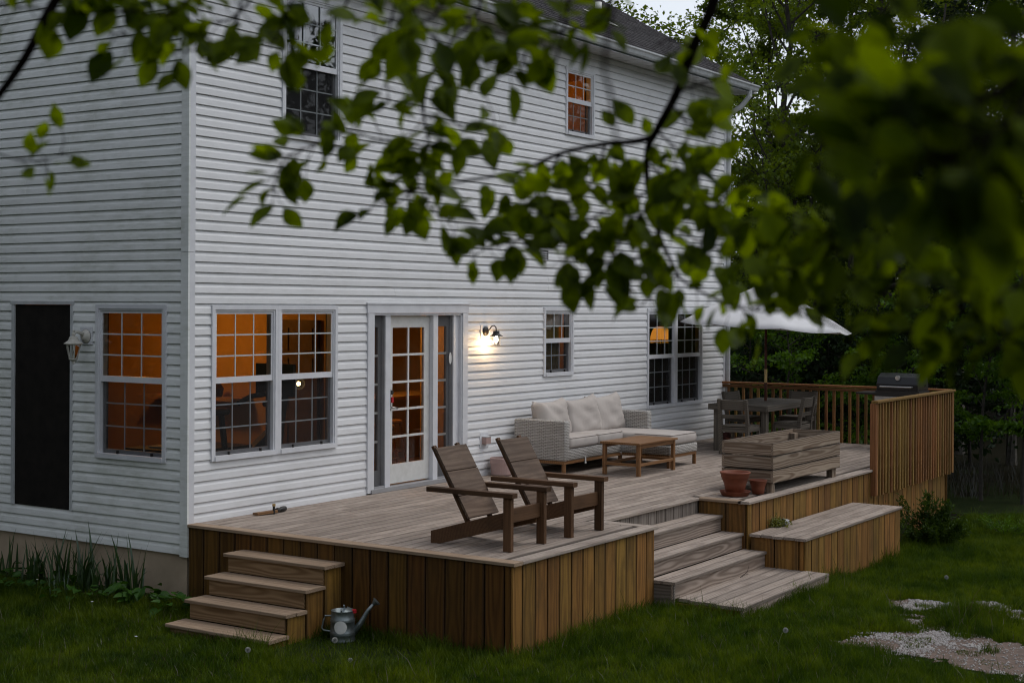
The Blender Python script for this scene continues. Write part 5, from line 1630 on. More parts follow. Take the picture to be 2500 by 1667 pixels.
# watering can
wc = empty('watering_can', (-0.33, -2.38, float(zg(-0.33, -2.38)) - 0.005), R(-57), 'galvanised watering can with white round label beside the side steps', 'watering can')
h = 0.285
prof = [(0.0, 0.0), (0.118, 0.0), (0.122, 0.01), (0.117, 0.02), (0.117, 0.065), (0.122, 0.07), (0.116, 0.077), (0.121, 0.085), (0.115, 0.093), (0.112, 0.185), (0.118, 0.19), (0.111, 0.198), (0.116, 0.206), (0.109, 0.214), (0.106, h), (0.109, h + 0.004), (0.103, h + 0.002), (0.10, 0.05), (0.0, 0.05)]
MB().lathe(prof, 32).build('body', M['galv'], wc, smooth=True)
vs = [(0, 0, h + 0.006)]
# half-moon hood over the spout side
vs, fs = [], []
for k in range(17):
    a = -math.pi / 2 + math.pi * k / 16
    vs.append((0.108 * math.cos(a), 0.108 * math.sin(a), h + 0.003)); vs.append((0.02 + 0.02 * math.cos(a), 0.098 * math.sin(a), h + 0.028 * math.cos(a) + 0.003))
fs = [(2 * k, 2 * k + 2, 2 * k + 3, 2 * k + 1) for k in range(16)]
mk('hood', vs, fs, M['galv'], wc)
MB().tube([(0.09, 0, 0.07), (0.17, 0, 0.17), (0.235, 0, 0.285), (0.285, 0, 0.345)], [0.035, 0.026, 0.018, 0.014], 14).build('spout', M['galv'], wc, smooth=True)
MB().lathe([(0.014, 0.0), (0.04, 0.04), (0.042, 0.045), (0.0, 0.052)], 18).build('rose', M['galv'], wc, (0.283, 0, 0.343), (0, R(48), 0))
MB().tube([(-0.108, 0, 0.235), (-0.165, 0, 0.235), (-0.178, 0, 0.20), (-0.195, 0, 0.12), (-0.18, 0, 0.10), (-0.115, 0, 0.09)], 0.008, 8).build('handle', M['galv'], wc)
for sy_ in (-1, 1):
    MB().tube([(0, sy_ * 0.108, h - 0.01), (0, sy_ * 0.112, h + 0.02), (0, sy_ * 0.09, h + 0.028)], 0.008, 8).build('bail_lug', M['galv'], wc)
MB().lathe([(0.024, 0.0), (0.024, 0.03), (0.0, 0.032)], 12).build('cap', M['red'], wc, (0.105, -0.012, h - 0.02))
vs, fs = [], []
for i in range(7):
    for k in range(24):
        a = 2 * math.pi * k / 24; rr_ = 0.060 * i / 6
        ang = R(-94) + rr_ * math.cos(a) / 0.115
        vs.append((0.1195 * math.cos(ang), 0.1195 * math.sin(ang), 0.148 + rr_ * math.sin(a)))
fs = [(i * 24 + k, (i + 1) * 24 + k, (i + 1) * 24 + (k + 1) % 24, i * 24 + (k + 1) % 24) for i in range(6) for k in range(24)]
mk('label', vs, fs, M['white'], wc)

# fallen twig on the front steps
b = MB(); b.tube([(0, 0, 0.006), (0.12, 0.02, 0.012), (0.24, 0.01, 0.006)], [0.004, 0.004, 0.002], 5); b.tube([(0.05, 0.01, 0.008), (0.10, -0.04, 0.06), (0.12, -0.05, 0.13)], [0.003, 0.003, 0.0015], 5)
tw = b.build('twig', M['bark'], None, (4.25, -4.33, -0.747)); tag(tw, 'small dry twig lying on the front steps platform', 'twig')

# ------------------------------------------------------------------ trees
def at_ground(x, depth):
    p = px(x, 750, depth)
    return Vector((p.x, p.y, float(zg(p.x, p.y))))


def grow_tree(name, base, H, r0, lo, spread, nlimb, nleaf, lsize, mat, bark, label, group, seed, lean=(0, 0), up=0.55, flat=0.35, shape='round', twigs=6):
    rng = np.random.default_rng(seed)
    root = empty(name, base, 0, label, 'tree' if H > 4.2 else 'shrub', group)
    wood_ = MB()
    npt = 9
    tp = []
    jx = np.cumsum(rng.normal(0, 0.018 * H, npt)); jy = np.cumsum(rng.normal(0, 0.018 * H, npt))
    for i in range(npt):
        t = i / (npt - 1)
        tp.append(Vector((jx[i] * t + lean[0] * t * H, jy[i] * t + lean[1] * t * H, -0.1 + t * H)))
    wood_.tube(tp, [r0 * (1 - 0.9 * (i / (npt - 1)) ** 0.9) + 0.008 for i in range(npt)], 8)
    P, A = [], []
    for k in range(nlimb):
        t = lo + (0.98 - lo) * ((k + rng.random()) / nlimb)
        f = t * (npt - 1); i = min(int(f), npt - 2)
        p = tp[i].lerp(tp[i + 1], f - i)
        az = k * 2.4 + rng.uniform(-0.6, 0.6)
        u = (t - lo) / (1 - lo)
        prof = {'round': (0.45 + 0.75 * math.sin(math.pi * min(1, u * 0.85 + 0.12))), 'cone': 1.05 - 0.9 * u, 'vase': 0.5 + 0.6 * u}[shape]
        L = spread * prof * rng.uniform(0.7, 1.15)
        el = up * rng.uniform(0.5, 1.3) + 0.5 * u
        if shape == 'cone': el = rng.uniform(-0.25, 0.2)
        d = Vector((math.cos(az) * math.cos(el), math.sin(az) * math.cos(el), math.sin(el)))
        lp = [p]
        for q in range(4):
            d = (d + Vector(rng.normal(0, 0.16, 3)) + Vector((0, 0, -0.05))).normalized()
            lp.append(lp[-1] + d * (L / 4))
        rb = max(0.012, r0 * 0.42 * (1 - 0.75 * u))
        wood_.tube(lp, [rb, rb * 0.75, rb * 0.5, rb * 0.3, 0.006], 5, False)
        for q in range(twigs):
            s = rng.uniform(0.25, 1.0) * 4
            i2 = min(int(s), 3)
            b0 = lp[i2].lerp(lp[i2 + 1], s - i2)
            ta = rng.uniform(0, 6.28)
            td = (d * 0.6 + Vector((math.cos(ta), math.sin(ta), rng.uniform(-0.2, 0.45)))).normalized()
            tL = L * rng.uniform(0.22, 0.5)
            b1 = b0 + td * tL * 0.5 + Vector((0, 0, 0.03)); b2 = b0 + td * tL
            wood_.tube([b0, b1, b2], [rb * 0.3 + 0.004, rb * 0.2 + 0.003, 0.003], 4, False)
            m = max(4, int(nleaf / (nlimb * twigs) * rng.uniform(0.4, 1.7)))
            ss = rng.uniform(0.15, 1.15, m)
            pos = np.array(b0)[None] + np.array(td)[None] * (ss * tL)[:, None]
            pos += rng.normal(0, 1, (m, 3)) * np.array([0.24, 0.24, 0.24 * flat]) * max(0.45, tL * 0.55)
            P.append(pos)
            A.append(np.array(td)[None] * 0.7 + rng.normal(0, 0.7, (m, 3)) + np.array([0, 0, -0.25]))
    wood_.build('trunk', bark, root)
    P, A = np.concatenate(P), np.concatenate(A)
    n = len(P)
    nn = rng.normal(0, 0.55, (n, 3)) + np.array([0, 0, 1.0])
    ls = lsize * rng.uniform(0.65, 1.25, n)
    V, T = leaf_quads(P, A, nn, ls, ls * rng.uniform(0.55, 0.8, n))
    fast_mesh('crown', V, T, mat, root)
    return root


gp_t = 'trees beyond the far end of the deck'
TREES = [
    (1762, 43, 14.0, 0.13, 0.14, 5.0, 28, 28000, 0.125, 'leaf_tree', 'bark', 'thin airy tree rising behind the roof corner', 44, (0.01, 0.02), 0.8, 'vase'),
    (1868, 35, 13.5, 0.17, 0.10, 5.6, 34, 50000, 0.112, 'leaf_tree', 'bark', 'airy light green maple showing sky gaps beside the house corner', 31, (-0.06, 0.03), 0.75, 'vase'),
    (2015, 37, 15.0, 0.16, 0.22, 3.4, 22, 13000, 0.13, 'leaf_tree', 'bark', 'slender maple second from the house corner', 32, (0.0, 0.0), 0.6, 'round'),
    (2110, 32, 10.5, 0.13, 0.10, 2.6, 26, 14000, 0.11, 'leaf_dark', 'bark', 'dark conifer behind the grill', 33, (0, 0), 0.2, 'cone'),
    (2205, 39, 15.5, 0.15, 0.30, 3.6, 20, 11000, 0.14, 'leaf_tree', 'bark_pale', 'pale trunked tree rising above the privacy screen', 34, (0.02, 0), 0.7, 'round'),
    (2325, 36, 16.0, 0.14, 0.34, 3.4, 20, 11000, 0.14, 'leaf_tree', 'bark_pale', 'tall pale trunked tree near the picture edge', 35, (0.0, 0.01), 0.7, 'vase'),
    (2405, 33, 13.0, 0.16, 0.12, 3.4, 22, 12000, 0.13, 'leaf_dark', 'bark', 'dark spreading tree at the lawn edge', 36, (-0.02, 0), 0.35, 'round'),
    (1968, 47, 13.5, 0.15, 0.10, 3.6, 22, 10000, 0.17, 'leaf_dark', 'bark', 'dark tree standing behind the slender maple', 37, (0, 0), 0.4, 'round'),
    (2085, 52, 17.0, 0.17, 0.12, 4.2, 22, 11000, 0.18, 'leaf_tree', 'bark', 'broad tree far behind the conifer', 38, (0, 0), 0.5, 'round'),
    (2190, 50, 15.0, 0.16, 0.08, 3.6, 24, 11000, 0.18, 'leaf_dark', 'bark', 'tall dark conifer far behind the screen', 39, (0, 0), 0.2, 'cone'),
    (2300, 52, 17.0, 0.17, 0.12, 4.4, 22, 11000, 0.18, 'leaf_dark', 'bark', 'broad dark tree far behind the tall pale trunk', 40, (0, 0), 0.5, 'round'),
    (1745, 56, 8.5, 0.14, 0.10, 3.4, 20, 8000, 0.18, 'leaf_dark', 'bark', 'low dark tree just behind the house corner', 41, (0, 0), 0.4, 'round'),
    (1835, 50, 9.0, 0.14, 0.10, 3.2, 20, 8000, 0.17, 'leaf_dark', 'bark', 'low dark tree behind the umbrella', 42, (0, 0), 0.4, 'round'),
    (2425, 48, 16.0, 0.16, 0.12, 4.0, 22, 10000, 0.18, 'leaf_tree', 'bark', 'broad tree behind the dark spreading tree', 43, (0, 0), 0.5, 'round'),
]
for (x, d, H, r0, lo, sp, nl, nf, ls, lm, bk, lab, sd, lean, up, shp) in TREES:
    grow_tree('forest_tree', at_ground(x, d), H, r0, lo, sp, nl, nf, ls, M[lm], M[bk], lab, gp_t, sd, lean, up, 0.3, shp)

gp_s = 'leafy saplings along the wood edge'
SAPS = [
    (1815, 31.0, 3.5, 1.3, 3200, 'leaf_bright', 'bright green sapling behind the umbrella pole', 51),
    (1905, 33.0, 3.0, 1.4, 2600, 'leaf_dark', 'dark sapling behind the dining chairs', 52),
    (2062, 30.0, 3.0, 1.3, 3600, 'leaf_bright', 'bright green sapling behind the middle of the railing', 53),
    (1965, 30.5, 2.1, 1.2, 2000, 'leaf_bright', 'short bright sapling seen between the railing balusters', 54),
    (2150, 31.5, 3.2, 1.4, 2600, 'leaf_dark', 'dark sapling behind the grill', 55),
    (2255, 28.0, 4.6, 1.7, 6500, 'leaf_bright', 'layered maple sapling just past the privacy screen', 56),
    (2350, 27.5, 4.8, 1.9, 7500, 'leaf_bright', 'layered maple sapling at the picture edge', 57),
    (1715, 33.0, 3.2, 1.4, 2600, 'leaf_dark', 'dark sapling at the house corner', 58),
    (2230, 34.0, 4.0, 1.8, 3000, 'leaf_dark', 'dark sapling behind the layered maple', 59),
    (2430, 31.0, 4.1, 1.8, 3600, 'leaf_bright', 'layered maple sapling partly out of the picture', 60),
]
for (x, d, H, sp, nf, lm, lab, sd) in SAPS:
    grow_tree('sapling', at_ground(x, d), H, 0.035, 0.22, sp, 13, nf, 0.10, M[lm], M['bark'], lab, gp_s, sd, (0, 0), 0.3, 0.16, 'round', 5)


def wood_mass(name, label, spec, mat, seed):
    """far-off wood: leaf sprays heaped along a belt; spec = list of (centre, radius, height, leaves, size)"""
    rng = np.random.default_rng(seed)
    Vs, Ts, k = [], [], 0
    for (c, rad, h, n, s) in spec:
        z0 = float(zg(c[0], c[1]))
        nb = max(6, n // 60)
        u = rng.random(nb)
        hz = z0 + h * (0.04 + 0.96 * u ** 0.8)
        rr_ = rad * np.sqrt(np.clip(1 - (np.clip(u - 0.35, 0, 1) / 0.66) ** 2, 0.03, 1)) * np.sqrt(rng.random(nb))
        an = rng.uniform(0, 6.28, nb)
        cen = np.stack([c[0] + rr_ * np.cos(an), c[1] + rr_ * np.sin(an), hz], -1)
        idx = rng.integers(0, nb, n)
        P = cen[idx] + rng.normal(0, 1, (n, 3)) * np.array([1, 1, 0.4]) * s * 2.6
        V, T = leaf_quads(P, rng.normal(0, 1, (n, 3)), rng.normal(0, 0.6, (n, 3)) + np.array([0, 0, 0.8]), s * rng.uniform(0.6, 1.3, n), s * rng.uniform(0.4, 0.8, n))
        Vs.append(V); Ts.append(T + k); k += len(V)
    o = fast_mesh(name, np.concatenate(Vs), np.concatenate(Ts), mat)
    return tag(o, label, 'woods', kind='stuff')


spec = []
rg_ = random.Random(5)
for i in range(26):
    x = 1700 + i * 38 + rg_.uniform(-15, 15)
    d = rg_.uniform(58, 74)
    p = px(x, 750, d)
    hgt = rg_.uniform(6.0, 8.5) if x < 1900 else rg_.uniform(11, 16)
    spec.append(((p.x, p.y), rg_.uniform(3.0, 4.4), hgt, 2600, 0.30))
for i in range(11):                     # low screen of brush at the wood edge
    x = 1690 + i * 44
    p = px(x, 750, rg_.uniform(34, 44))
    spec.append(((p.x, p.y), 2.2, rg_.uniform(2.2, 4.0), 1500, 0.17))
wood_mass('woods', 'dark wood filling the distance beyond the lawn', spec, M['leaf_dark'], 71)
spec = []
for i in range(22):                     # unseen wood beside the house and behind the yard, shading the side wall
    a = R(95 + i * 8.5)
    rad = 17 + rg_.uniform(-2, 3) + 26 * min(1, max(0, (i - 8) / 9))
    spec.append(((rad * math.cos(a) - 1.0, rad * math.sin(a) + 2.0), 4.5, rg_.uniform(9, 13) if i < 10 else rg_.uniform(7, 10), 1500, 0.55))
for i in range(11):
    a = R(-84 + i * 8)
    spec.append(((46 * math.cos(a), 46 * math.sin(a)), 5.5, rg_.uniform(11.5, 14.5), 1900, 0.6))
wood_mass('woods', 'unseen wood round the yard behind the viewer and beside the house, shading the side wall', spec, M['leaf_dark'], 72)


# shrubs
def shrub(name, loc, rad, h, n, ls, mat, label, seed):
    rng = np.random.default_rng(seed)
    root = empty(name, loc, 0, label, 'shrub')
    b = MB()
    P, A = [], []
    for k in range(26):
        a = rng.uniform(0, 6.28); tilt = rng.uniform(0.05, 1.0)
        d = np.array([math.cos(a) * math.sin(tilt) * rad / h * 1.2, math.sin(a) * math.sin(tilt) * rad / h * 1.2, math.cos(tilt)])
        L = h * rng.uniform(0.6, 1.1)
        pts = [Vector((0, 0, 0)), Vector(d * L * 0.5), Vector(d * L) + Vector((0, 0, -0.08 * tilt * L))]
        b.tube(pts, [0.006, 0.005, 0.002], 4, False)
        m = n // 26
        s = rng.uniform(0.2, 1.05, m)
        P.append(d[None] * (s * L)[:, None] + rng.normal(0, 0.05, (m, 3)) * rad)
        A.append(d[None] + rng.normal(0, 0.8, (m, 3)))
    b.build('stems', M['bark'], root)
    P, A = np.concatenate(P), np.concatenate(A); P[:, 2] = np.abs(P[:, 2])
    m = len(P)
    V, T = leaf_quads(P, A, rng.normal(0, 0.6, (m, 3)) + np.array([0, 0, 0.9]), ls * rng.uniform(0.6, 1.3, m), ls * rng.uniform(0.25, 0.42, m))
    fast_mesh('foliage', V, T, mat, root)
    return root


shrub('shrub', (10.35, -4.62, float(zg(10.35, -4.62))), 0.75, 0.70, 5600, 0.07, M['leaf_shrub'], 'bushy green shrub growing at the end of the bench box', 81)
shrub('shrub', (12.95, -4.95, float(zg(12.95, -4.95))), 0.62, 0.30, 1500, 0.05, M['leaf_bright'], 'low clipped bush on the lawn past the privacy screen', 82)
shrub('shrub', (9.3, -4.35, float(zg(9.3, -4.35))), 0.35, 0.72, 420, 0.06, M['leaf_shrub'], 'thin weed stems climbing against the deck skirting', 83)

# ------------------------------------------------------------------ plants in the bed by the foundation
def strap_clump(loc, n, h, label, seed, mat='strap', spread=0.35, wid=0.016):
    rng = np.random.default_rng(seed)
    root = empty('strap_leaf_plant', loc, 0, label, 'plant', 'strap leaved plants along the foundation')
    for k in range(n):
        a = rng.uniform(0, 6.28); L = h * rng.uniform(0.6, 1.15); o = rng.uniform(0.05, spread) * L * 1.2; bend = rng.uniform(0, 1) ** 2
        bx, by = rng.normal(0, 0.06, 2)
        w = wid * rng.uniform(0.6, 1.2)
        vs = []
        for i in range(6):
            t = i / 5
            r_ = o * t ** 1.6
            z_ = L * (t - 0.55 * bend * t ** 3)
            ww = w * (1 - t ** 2.2) * 0.5 + 0.0008
            cx_, cy_ = bx + r_ * math.cos(a), by + r_ * math.sin(a)
            vs += [(cx_ - ww * math.sin(a), cy_ + ww * math.cos(a), z_), (cx_ + ww * math.sin(a), cy_ - ww * math.cos(a), z_)]
        mk('strap_leaf', vs, [(2 * i, 2 * i + 1, 2 * i + 3, 2 * i + 2) for i in range(5)], M[mat], root)
    return root


for i, (x, y, n, h, lab) in enumerate(((-0.22, 2.62, 12, 0.50, 'wispy strap leaf clump below the boarded doorway'), (-0.30, 2.02, 30, 0.52, 'dense strap leaf clump left of the side window'), (-0.34, 1.55, 30, 0.58, 'upright strap leaf clump below the lantern'), (-0.30, 1.20, 32, 0.66, 'tallest strap leaf clump below the side window'),
                                     (-0.34, 0.86, 26, 0.48, 'short strap leaf clump between the two tall ones'), (-0.26, 0.56, 28, 0.62, 'tall strap leaf clump nearest the house corner'), (-0.24, 3.1, 7, 0.42, 'sparse strap leaf clump at the picture edge'), (-0.62, 1.25, 14, 0.36, 'low arching grass clump in front of the bed'))):
    strap_clump((x, y, float(zg(x, y)) - 0.01), n, h, lab, 200 + i, wid=0.032 if i < 7 else 0.014)


def broad_plant(loc, n, rad, size, label, seed):
    rng = np.random.default_rng(seed)
    root = empty('broad_leaf_weed', loc, 0, label, 'plant', 'broad leaved weeds in the bed')
    for k in range(n):
        a = rng.uniform(0, 6.28); rr_ = rad * math.sqrt(rng.random()); h = rng.uniform(0.04, 0.20)
        c = Vector((rr_ * math.cos(a), rr_ * math.sin(a), h))
        s = size * rng.uniform(0.6, 1.2)
        ax = Vector((math.cos(a + rng.normal(0, 0.6)), math.sin(a + rng.normal(0, 0.6)), rng.uniform(-0.4, 0.25))).normalized()
        nn = Vector((rng.normal(0, 0.3), rng.normal(0, 0.3), 1)).normalized()
        sd = nn.cross(ax).normalized(); nn = ax.cross(sd)
        out = [(0, 0), (-0.12, 0.25), (0.0, 0.46), (0.3, 0.5), (0.65, 0.33), (1.0, 0.0)]
        vs = [c + ax * (u * s) + sd * (v * s) + nn * (abs(v) * 0.25 * s - u * u * 0.2 * s) for u, v in out] + [c + ax * (u * s) - sd * (v * s) + nn * (abs(v) * 0.25 * s - u * u * 0.2 * s) for u, v in out[1:-1]]
        fs = [(0, 1, 2), (0, 2, 3), (0, 3, 4), (0, 4, 5), (0, 7, 6), (0, 8, 7), (0, 9, 8), (0, 5, 9)]
        mk('leaf', vs, fs, M['weed'], root)
    return root


broad_plant((-0.42, 0.30, float(zg(-0.42, 0.30))), 34, 0.32, 0.14, 'broad leaved weed at the house corner beside the side steps', 301)
broad_plant((-0.52, -0.25, float(zg(-0.52, -0.25))), 18, 0.22, 0.11, 'broad leaved weed tucked against the side steps', 302)
broad_plant((-0.55, 1.75, float(zg(-0.55, 1.75))), 44, 0.45, 0.08, 'low broad leaved weed in front of the bed', 303)
broad_plant((-0.50, 2.7, float(zg(-0.50, 2.7))), 40, 0.45, 0.08, 'low broad leaved weed near the boarded doorway', 304)

broad_plant((-0.60, 0.95, float(zg(-0.60, 0.95))), 40, 0.40, 0.085, 'low broad leaved weed below the side window', 305)

# daisies and dandelion clocks
def flower(name, x, y, h, r_, label, cat, fluffy, bend=0.0):
    z0 = float(zg(x, y))
    root = empty(name, (x, y, z0), random.uniform(0, 6.28), label, cat)
    top = Vector((bend, 0, h))
    MB().tube([(0, 0, -0.01), (0.1 * bend, 0, h * 0.5), (0.5 * bend, 0, h * 0.88), top], [0.003, 0.003, 0.0025, 0.002], 5).build('stem', M['stem'], root)
    if fluffy:
        b = MB()
        for i in range(60):
            ph = math.acos(1 - 2 * (i + 0.5) / 60); th_ = i * 2.399
            d = Vector((math.sin(ph) * math.cos(th_), math.sin(ph) * math.sin(th_), math.cos(ph)))
            e = d.orthogonal().normalized() * r_ * 0.28; g = d.cross(e)
            p = top + d * r_
            b.add([top + d * r_ * 0.15, p + e, p + g, p - e, p - g], [(0, 1, 2), (0, 2, 3), (0, 3, 4), (0, 4, 1)])
        b.build('seed_head', M['fluff'], root)
    else:
        b = MB()
        for i in range(9):
            a = i * 2 * math.pi / 9
            c_, s_ = math.cos(a), math.sin(a)
            b.add([top, top + Vector((c_ * r_ * 0.6 - s_ * r_ * 0.18, s_ * r_ * 0.6 + c_ * r_ * 0.18, 0.004)), top + Vector((c_ * r_, s_ * r_, 0)), top + Vector((c_ * r_ * 0.6 + s_ * r_ * 0.18, s_ * r_ * 0.6 - c_ * r_ * 0.18, 0.004))], [(0, 1, 2, 3)])
        b.build('petals', M['petal'], root)
    return root


flower('dandelion', 1.48, -5.96, 0.19, 0.024, 'tall dandelion clock with bent stem in the lawn before the platform', 'dandelion', True, 0.10)
flower('dandelion', -0.597, -2.51, 0.07, 0.027, 'dandelion clock in front of the watering can', 'dandelion', True)
flower('dandelion', -1.49, -2.29, 0.13, 0.024, 'dandelion clock alone in the lawn below the side steps', 'dandelion', True, 0.02)
flower('dandelion', 6.62, -5.93, 0.10, 0.024, 'dandelion clock in the lawn beyond the gravel', 'dandelion', True)
flower('dandelion', -1.15, -3.15, 0.08, 0.02, 'dandelion clock near the bottom edge below the watering can', 'dandelion', True)
for i, (x, y, lab) in enumerate(((-0.45, 2.9, 'white daisy in the bed below the boarded doorway'), (-0.55, 2.35, 'white daisy in the bed left of the dense clump'), (-0.6, 1.62, 'white daisy below the lantern clump'), (-0.66, 0.95, 'white daisy below the side window'), (-0.75, 2.1, 'white daisy at the lawn edge left of the window'), (-0.95, 0.35, 'white daisy beside the lowest side step'), (-1.6, -1.0, 'white daisy in the lawn left of the steps'))):
    flower('daisy', x, y, 0.10 + 0.02 * (i % 3), 0.017, lab, 'daisy', False)

# ------------------------------------------------------------------ lawn
def grass_blades(n, xr, yr, seed, hmul=1.0, dens=None):
    rng = np.random.default_rng(seed)
    x = rng.uniform(*xr, n); y = rng.uniform(*yr, n)
    # inside the view (with margin) and not under things
    f = (x - CAM.x) * math.cos(YAW) + (y - CAM.y) * math.sin(YAW)
    s = ((x - CAM.x) * math.sin(YAW) - (y - CAM.y) * math.cos(YAW)) / f
    zz = zg(x, y)
    v = (CAM.z - zz) / f
    ok = (np.abs(s) < 0.41) & (v < 0.31) & (f > 5)
    ok &= ~((x > 0.0) & (y > -4.07) & (x < 13.0) & ~((x > 2.72) & (x < 5.05) & (y < -4.31)))
    ok &= ~((x > -1.03) & (x < 0.02) & (y < -0.83) & (y > -2.09))
    ok &= ~((x > 2.78) & (x < 5.03) & (y > -5.03) & (y < -4.0))
    ok &= ~((x > 5.05) & (x < 8.4) & (y > -4.77))
    ok &= ~((x > 0.0) & (y > 0))
    ok &= ~((x > -0.55 + 0.3 * vnoise(y * 3, y * 0, 5)) & (y > 0.05))
    ok &= ~(gravel_mask(x, y) & (vnoise(x * 4.5, y * 4.5, 12) < 0.62))
    ok &= x < 14.2 + 1.2 * vnoise(y, y * 0 + 2, 7)
    thin = vnoise(x * 1.3, y * 1.3, 14)
    bare = (np.hypot(x + 0.75, (y + 2.75) * 0.7) < 0.55)
    ok &= rng.random(n) < np.where(bare, 0.35, np.clip(0.55 + thin, 0, 1))
    x, y, zz, f, thin, bare = x[ok], y[ok], zz[ok], f[ok], thin[ok], bare[ok]
    m = len(x)
    clump = vnoise(x * 0.9, y * 0.9, 21) * 0.7 + vnoise(x * 3.1, y * 3.1, 22) * 0.5
    def seg(ax_, ay_, bx_, by_):
        t = np.clip(((x - ax_) * (bx_ - ax_) + (y - ay_) * (by_ - ay_)) / ((bx_ - ax_) ** 2 + (by_ - ay_) ** 2), 0, 1)
        return np.hypot(x - ax_ - t * (bx_ - ax_), y - ay_ - t * (by_ - ay_))
    dist = np.minimum.reduce([seg(0, -4.06, 2.7, -4.06), seg(0, -2.1, 0, -4.06), seg(5.05, -4.77, 8.4, -4.77), seg(2.75, -4.3, 2.75, -5.03), seg(2.75, -5.03, 5.05, -5.03), seg(-1.05, -0.8, -1.05, -2.1), seg(-1.05, -2.1, 0, -2.1), seg(8.4, -4.1, 12.8, -4.07)])
    edge = np.exp(-dist / 0.10) * vnoise(x * 5, y * 5, 44)
    tuft = np.exp(-(((x - 3.95) / 0.55) ** 2 + ((y + 7.05) / 0.30) ** 2)) + 0.8 * np.exp(-(((x - 3.2) / 0.25) ** 2 + ((y + 6.35) / 0.35) ** 2))
    h = (0.03 + 0.095 * clump) * rng.uniform(0.5, 1.35, m) * hmul * (1 + 1.3 * tuft + 1.5 * edge) * np.where(bare, 0.55, 1.0)
    h *= np.where(rng.random(m) < 0.02, 1.9, 1.0)
    front = gravel_mask(x + 0.13, y + 0.085) | gravel_mask(x + 0.28, y + 0.18)
    h *= np.where(front & (vnoise(x * 3, y * 3, 33) < 0.7), 0.42, 1.0)
    w = rng.uniform(0.0035, 0.0075, m) * (1 + 0.035 * np.clip(f - 13, 0, 20))
    a = rng.uniform(0, 6.28, m); b_ = rng.uniform(0, 6.28, m)
    lean = h * rng.uniform(0.1, 0.9, m)
    d = np.stack([np.cos(b_), np.sin(b_)], -1)
    p0 = np.stack([x, y, zz - 0.004], -1)
    sd = np.stack([np.cos(a) * w / 2, np.sin(a) * w / 2, np.zeros(m)], -1)
    mid = p0 + np.concatenate([d * (lean * 0.35)[:, None], (h * 0.55)[:, None]], 1)
    tip = p0 + np.concatenate([d * lean[:, None], h[:, None]], 1)
    V = np.stack([p0 - sd, p0 + sd, mid + sd * 0.8, mid - sd * 0.8, tip], 1).reshape(-1, 3)
    k = 5 * np.arange(m)[:, None]
    T = np.concatenate([k + np.array([0, 1, 2]), k + np.array([0, 2, 3]), k + np.array([3, 2, 4])])
    return V, T


parts = [grass_blades(560000, (-4.5, 4.0), (-9.5, 3.5), 401), grass_blades(420000, (4.0, 15.5), (-10, -3.9), 402, 1.1)]
V = np.concatenate([p[0] for p in parts]); T = np.concatenate([parts[0][1], parts[1][1] + len(parts[0][0])])
gr_o = fast_mesh('grass', V, T, M['grass'])
tag(gr_o, 'short dark green lawn grass around the deck', 'grass', kind='stuff')
# dry stalks
V, T = grass_blades(9000, (-3.5, 6.0), (-8.5, 1.0), 403, 1.15)
tag(fast_mesh('grass', V, T, M['grass_dry']), 'scattered dry straw stalks in the lawn', 'grass', kind='stuff')
# tall pale grass at the wood edge
rng = np.random.default_rng(404)
n = 500
ux = rng.uniform(2170, 2420, n); ud = rng.uniform(28.5, 31.5, n)
pp = np.array([tuple(px(a, 750, d)) for a, d in zip(ux, ud)])
h = rng.uniform(0.25, 0.75, n); b_ = rng.uniform(0, 6.28, n); a = rng.uniform(0, 6.28, n)
p0 = np.stack([pp[:, 0], pp[:, 1], zg(pp[:, 0], pp[:, 1])], -1)
sd = np.stack([np.cos(a), np.sin(a), a * 0], -1) * 0.005
tip = p0 + np.stack([np.cos(b_) * h * 0.35, np.sin(b_) * h * 0.35, h], -1); mid = p0 * 0.45 + tip * 0.55; mid[:, 2] += h * 0.06
V = np.stack([p0 - sd, p0 + sd, mid + sd, mid - sd, tip], 1).reshape(-1, 3)
k = 5 * np.arange(n)[:, None]
T = np.concatenate([k + np.array([0, 1, 2]), k + np.array([0, 2, 3]), k + np.array([3, 2, 4])])
tag(fast_mesh('tall_grass', V, T, M['tall_dry']), 'tall dry grass standing at the edge of the wood', 'grass', kind='stuff')

# ------------------------------------------------------------------ beech tree whose branches hang in front of the viewer
bt_base = px(2950, 750, 2.4); bt_base.z = float(zg(bt_base.x, bt_base.y))
beech = empty('beech_tree', bt_base, 0, 'beech tree hanging leafy branches across the foreground', 'tree')
BO = Vector(bt_base)
lr = np.random.default_rng(77)


def smooth_path(pts, sub=4):
    P = [Vector(p) for p in pts]
    out = []
    for i in range(len(P) - 1):
        a, b, c, d = P[max(i - 1, 0)], P[i], P[i + 1], P[min(i + 2, len(P) - 1)]
        for k in range(sub):
            t = k / sub
            out.append(0.5 * ((2 * b) + (c - a) * t + (2 * a - 5 * b + 4 * c - d) * t * t + (3 * b - a - 3 * c + d) * t ** 3))
    out.append(P[-1])
    return out


trunk_top = Vector(BO) + Vector((0.1, 0.0, 7.5))
MB().tube([Vector((0, 0, -0.2)), Vector((0.02, -0.03, 1.5)), Vector((0.0, -0.02, 3.4)), Vector((0.06, 0.03, 5.2)), Vector((0.1, 0.0, 7.5))], [0.17, 0.14, 0.12, 0.08, 0.03], 14).build('trunk', M['bark'], beech, smooth=True)

LEAVES = []      # (position, axis, normal, length, width)


def limb(pts, r0, r1, name='limb', leaves=None):
    sp_ = smooth_path([px(*p) if len(p) == 3 and not isinstance(p, Vector) else p for p in pts], 4)
    n_ = len(sp_)
    b = MB()
    b.tube([p - BO for p in sp_], [r0 + (r1 - r0) * i / (n_ - 1) for i in range(n_)], 7)
    if leaves:
        foliage(sp_, *leaves, stalks=b, flat=FLAT[0])
    b.build(name, M['twig_dark'], beech, smooth=True)
    return sp_


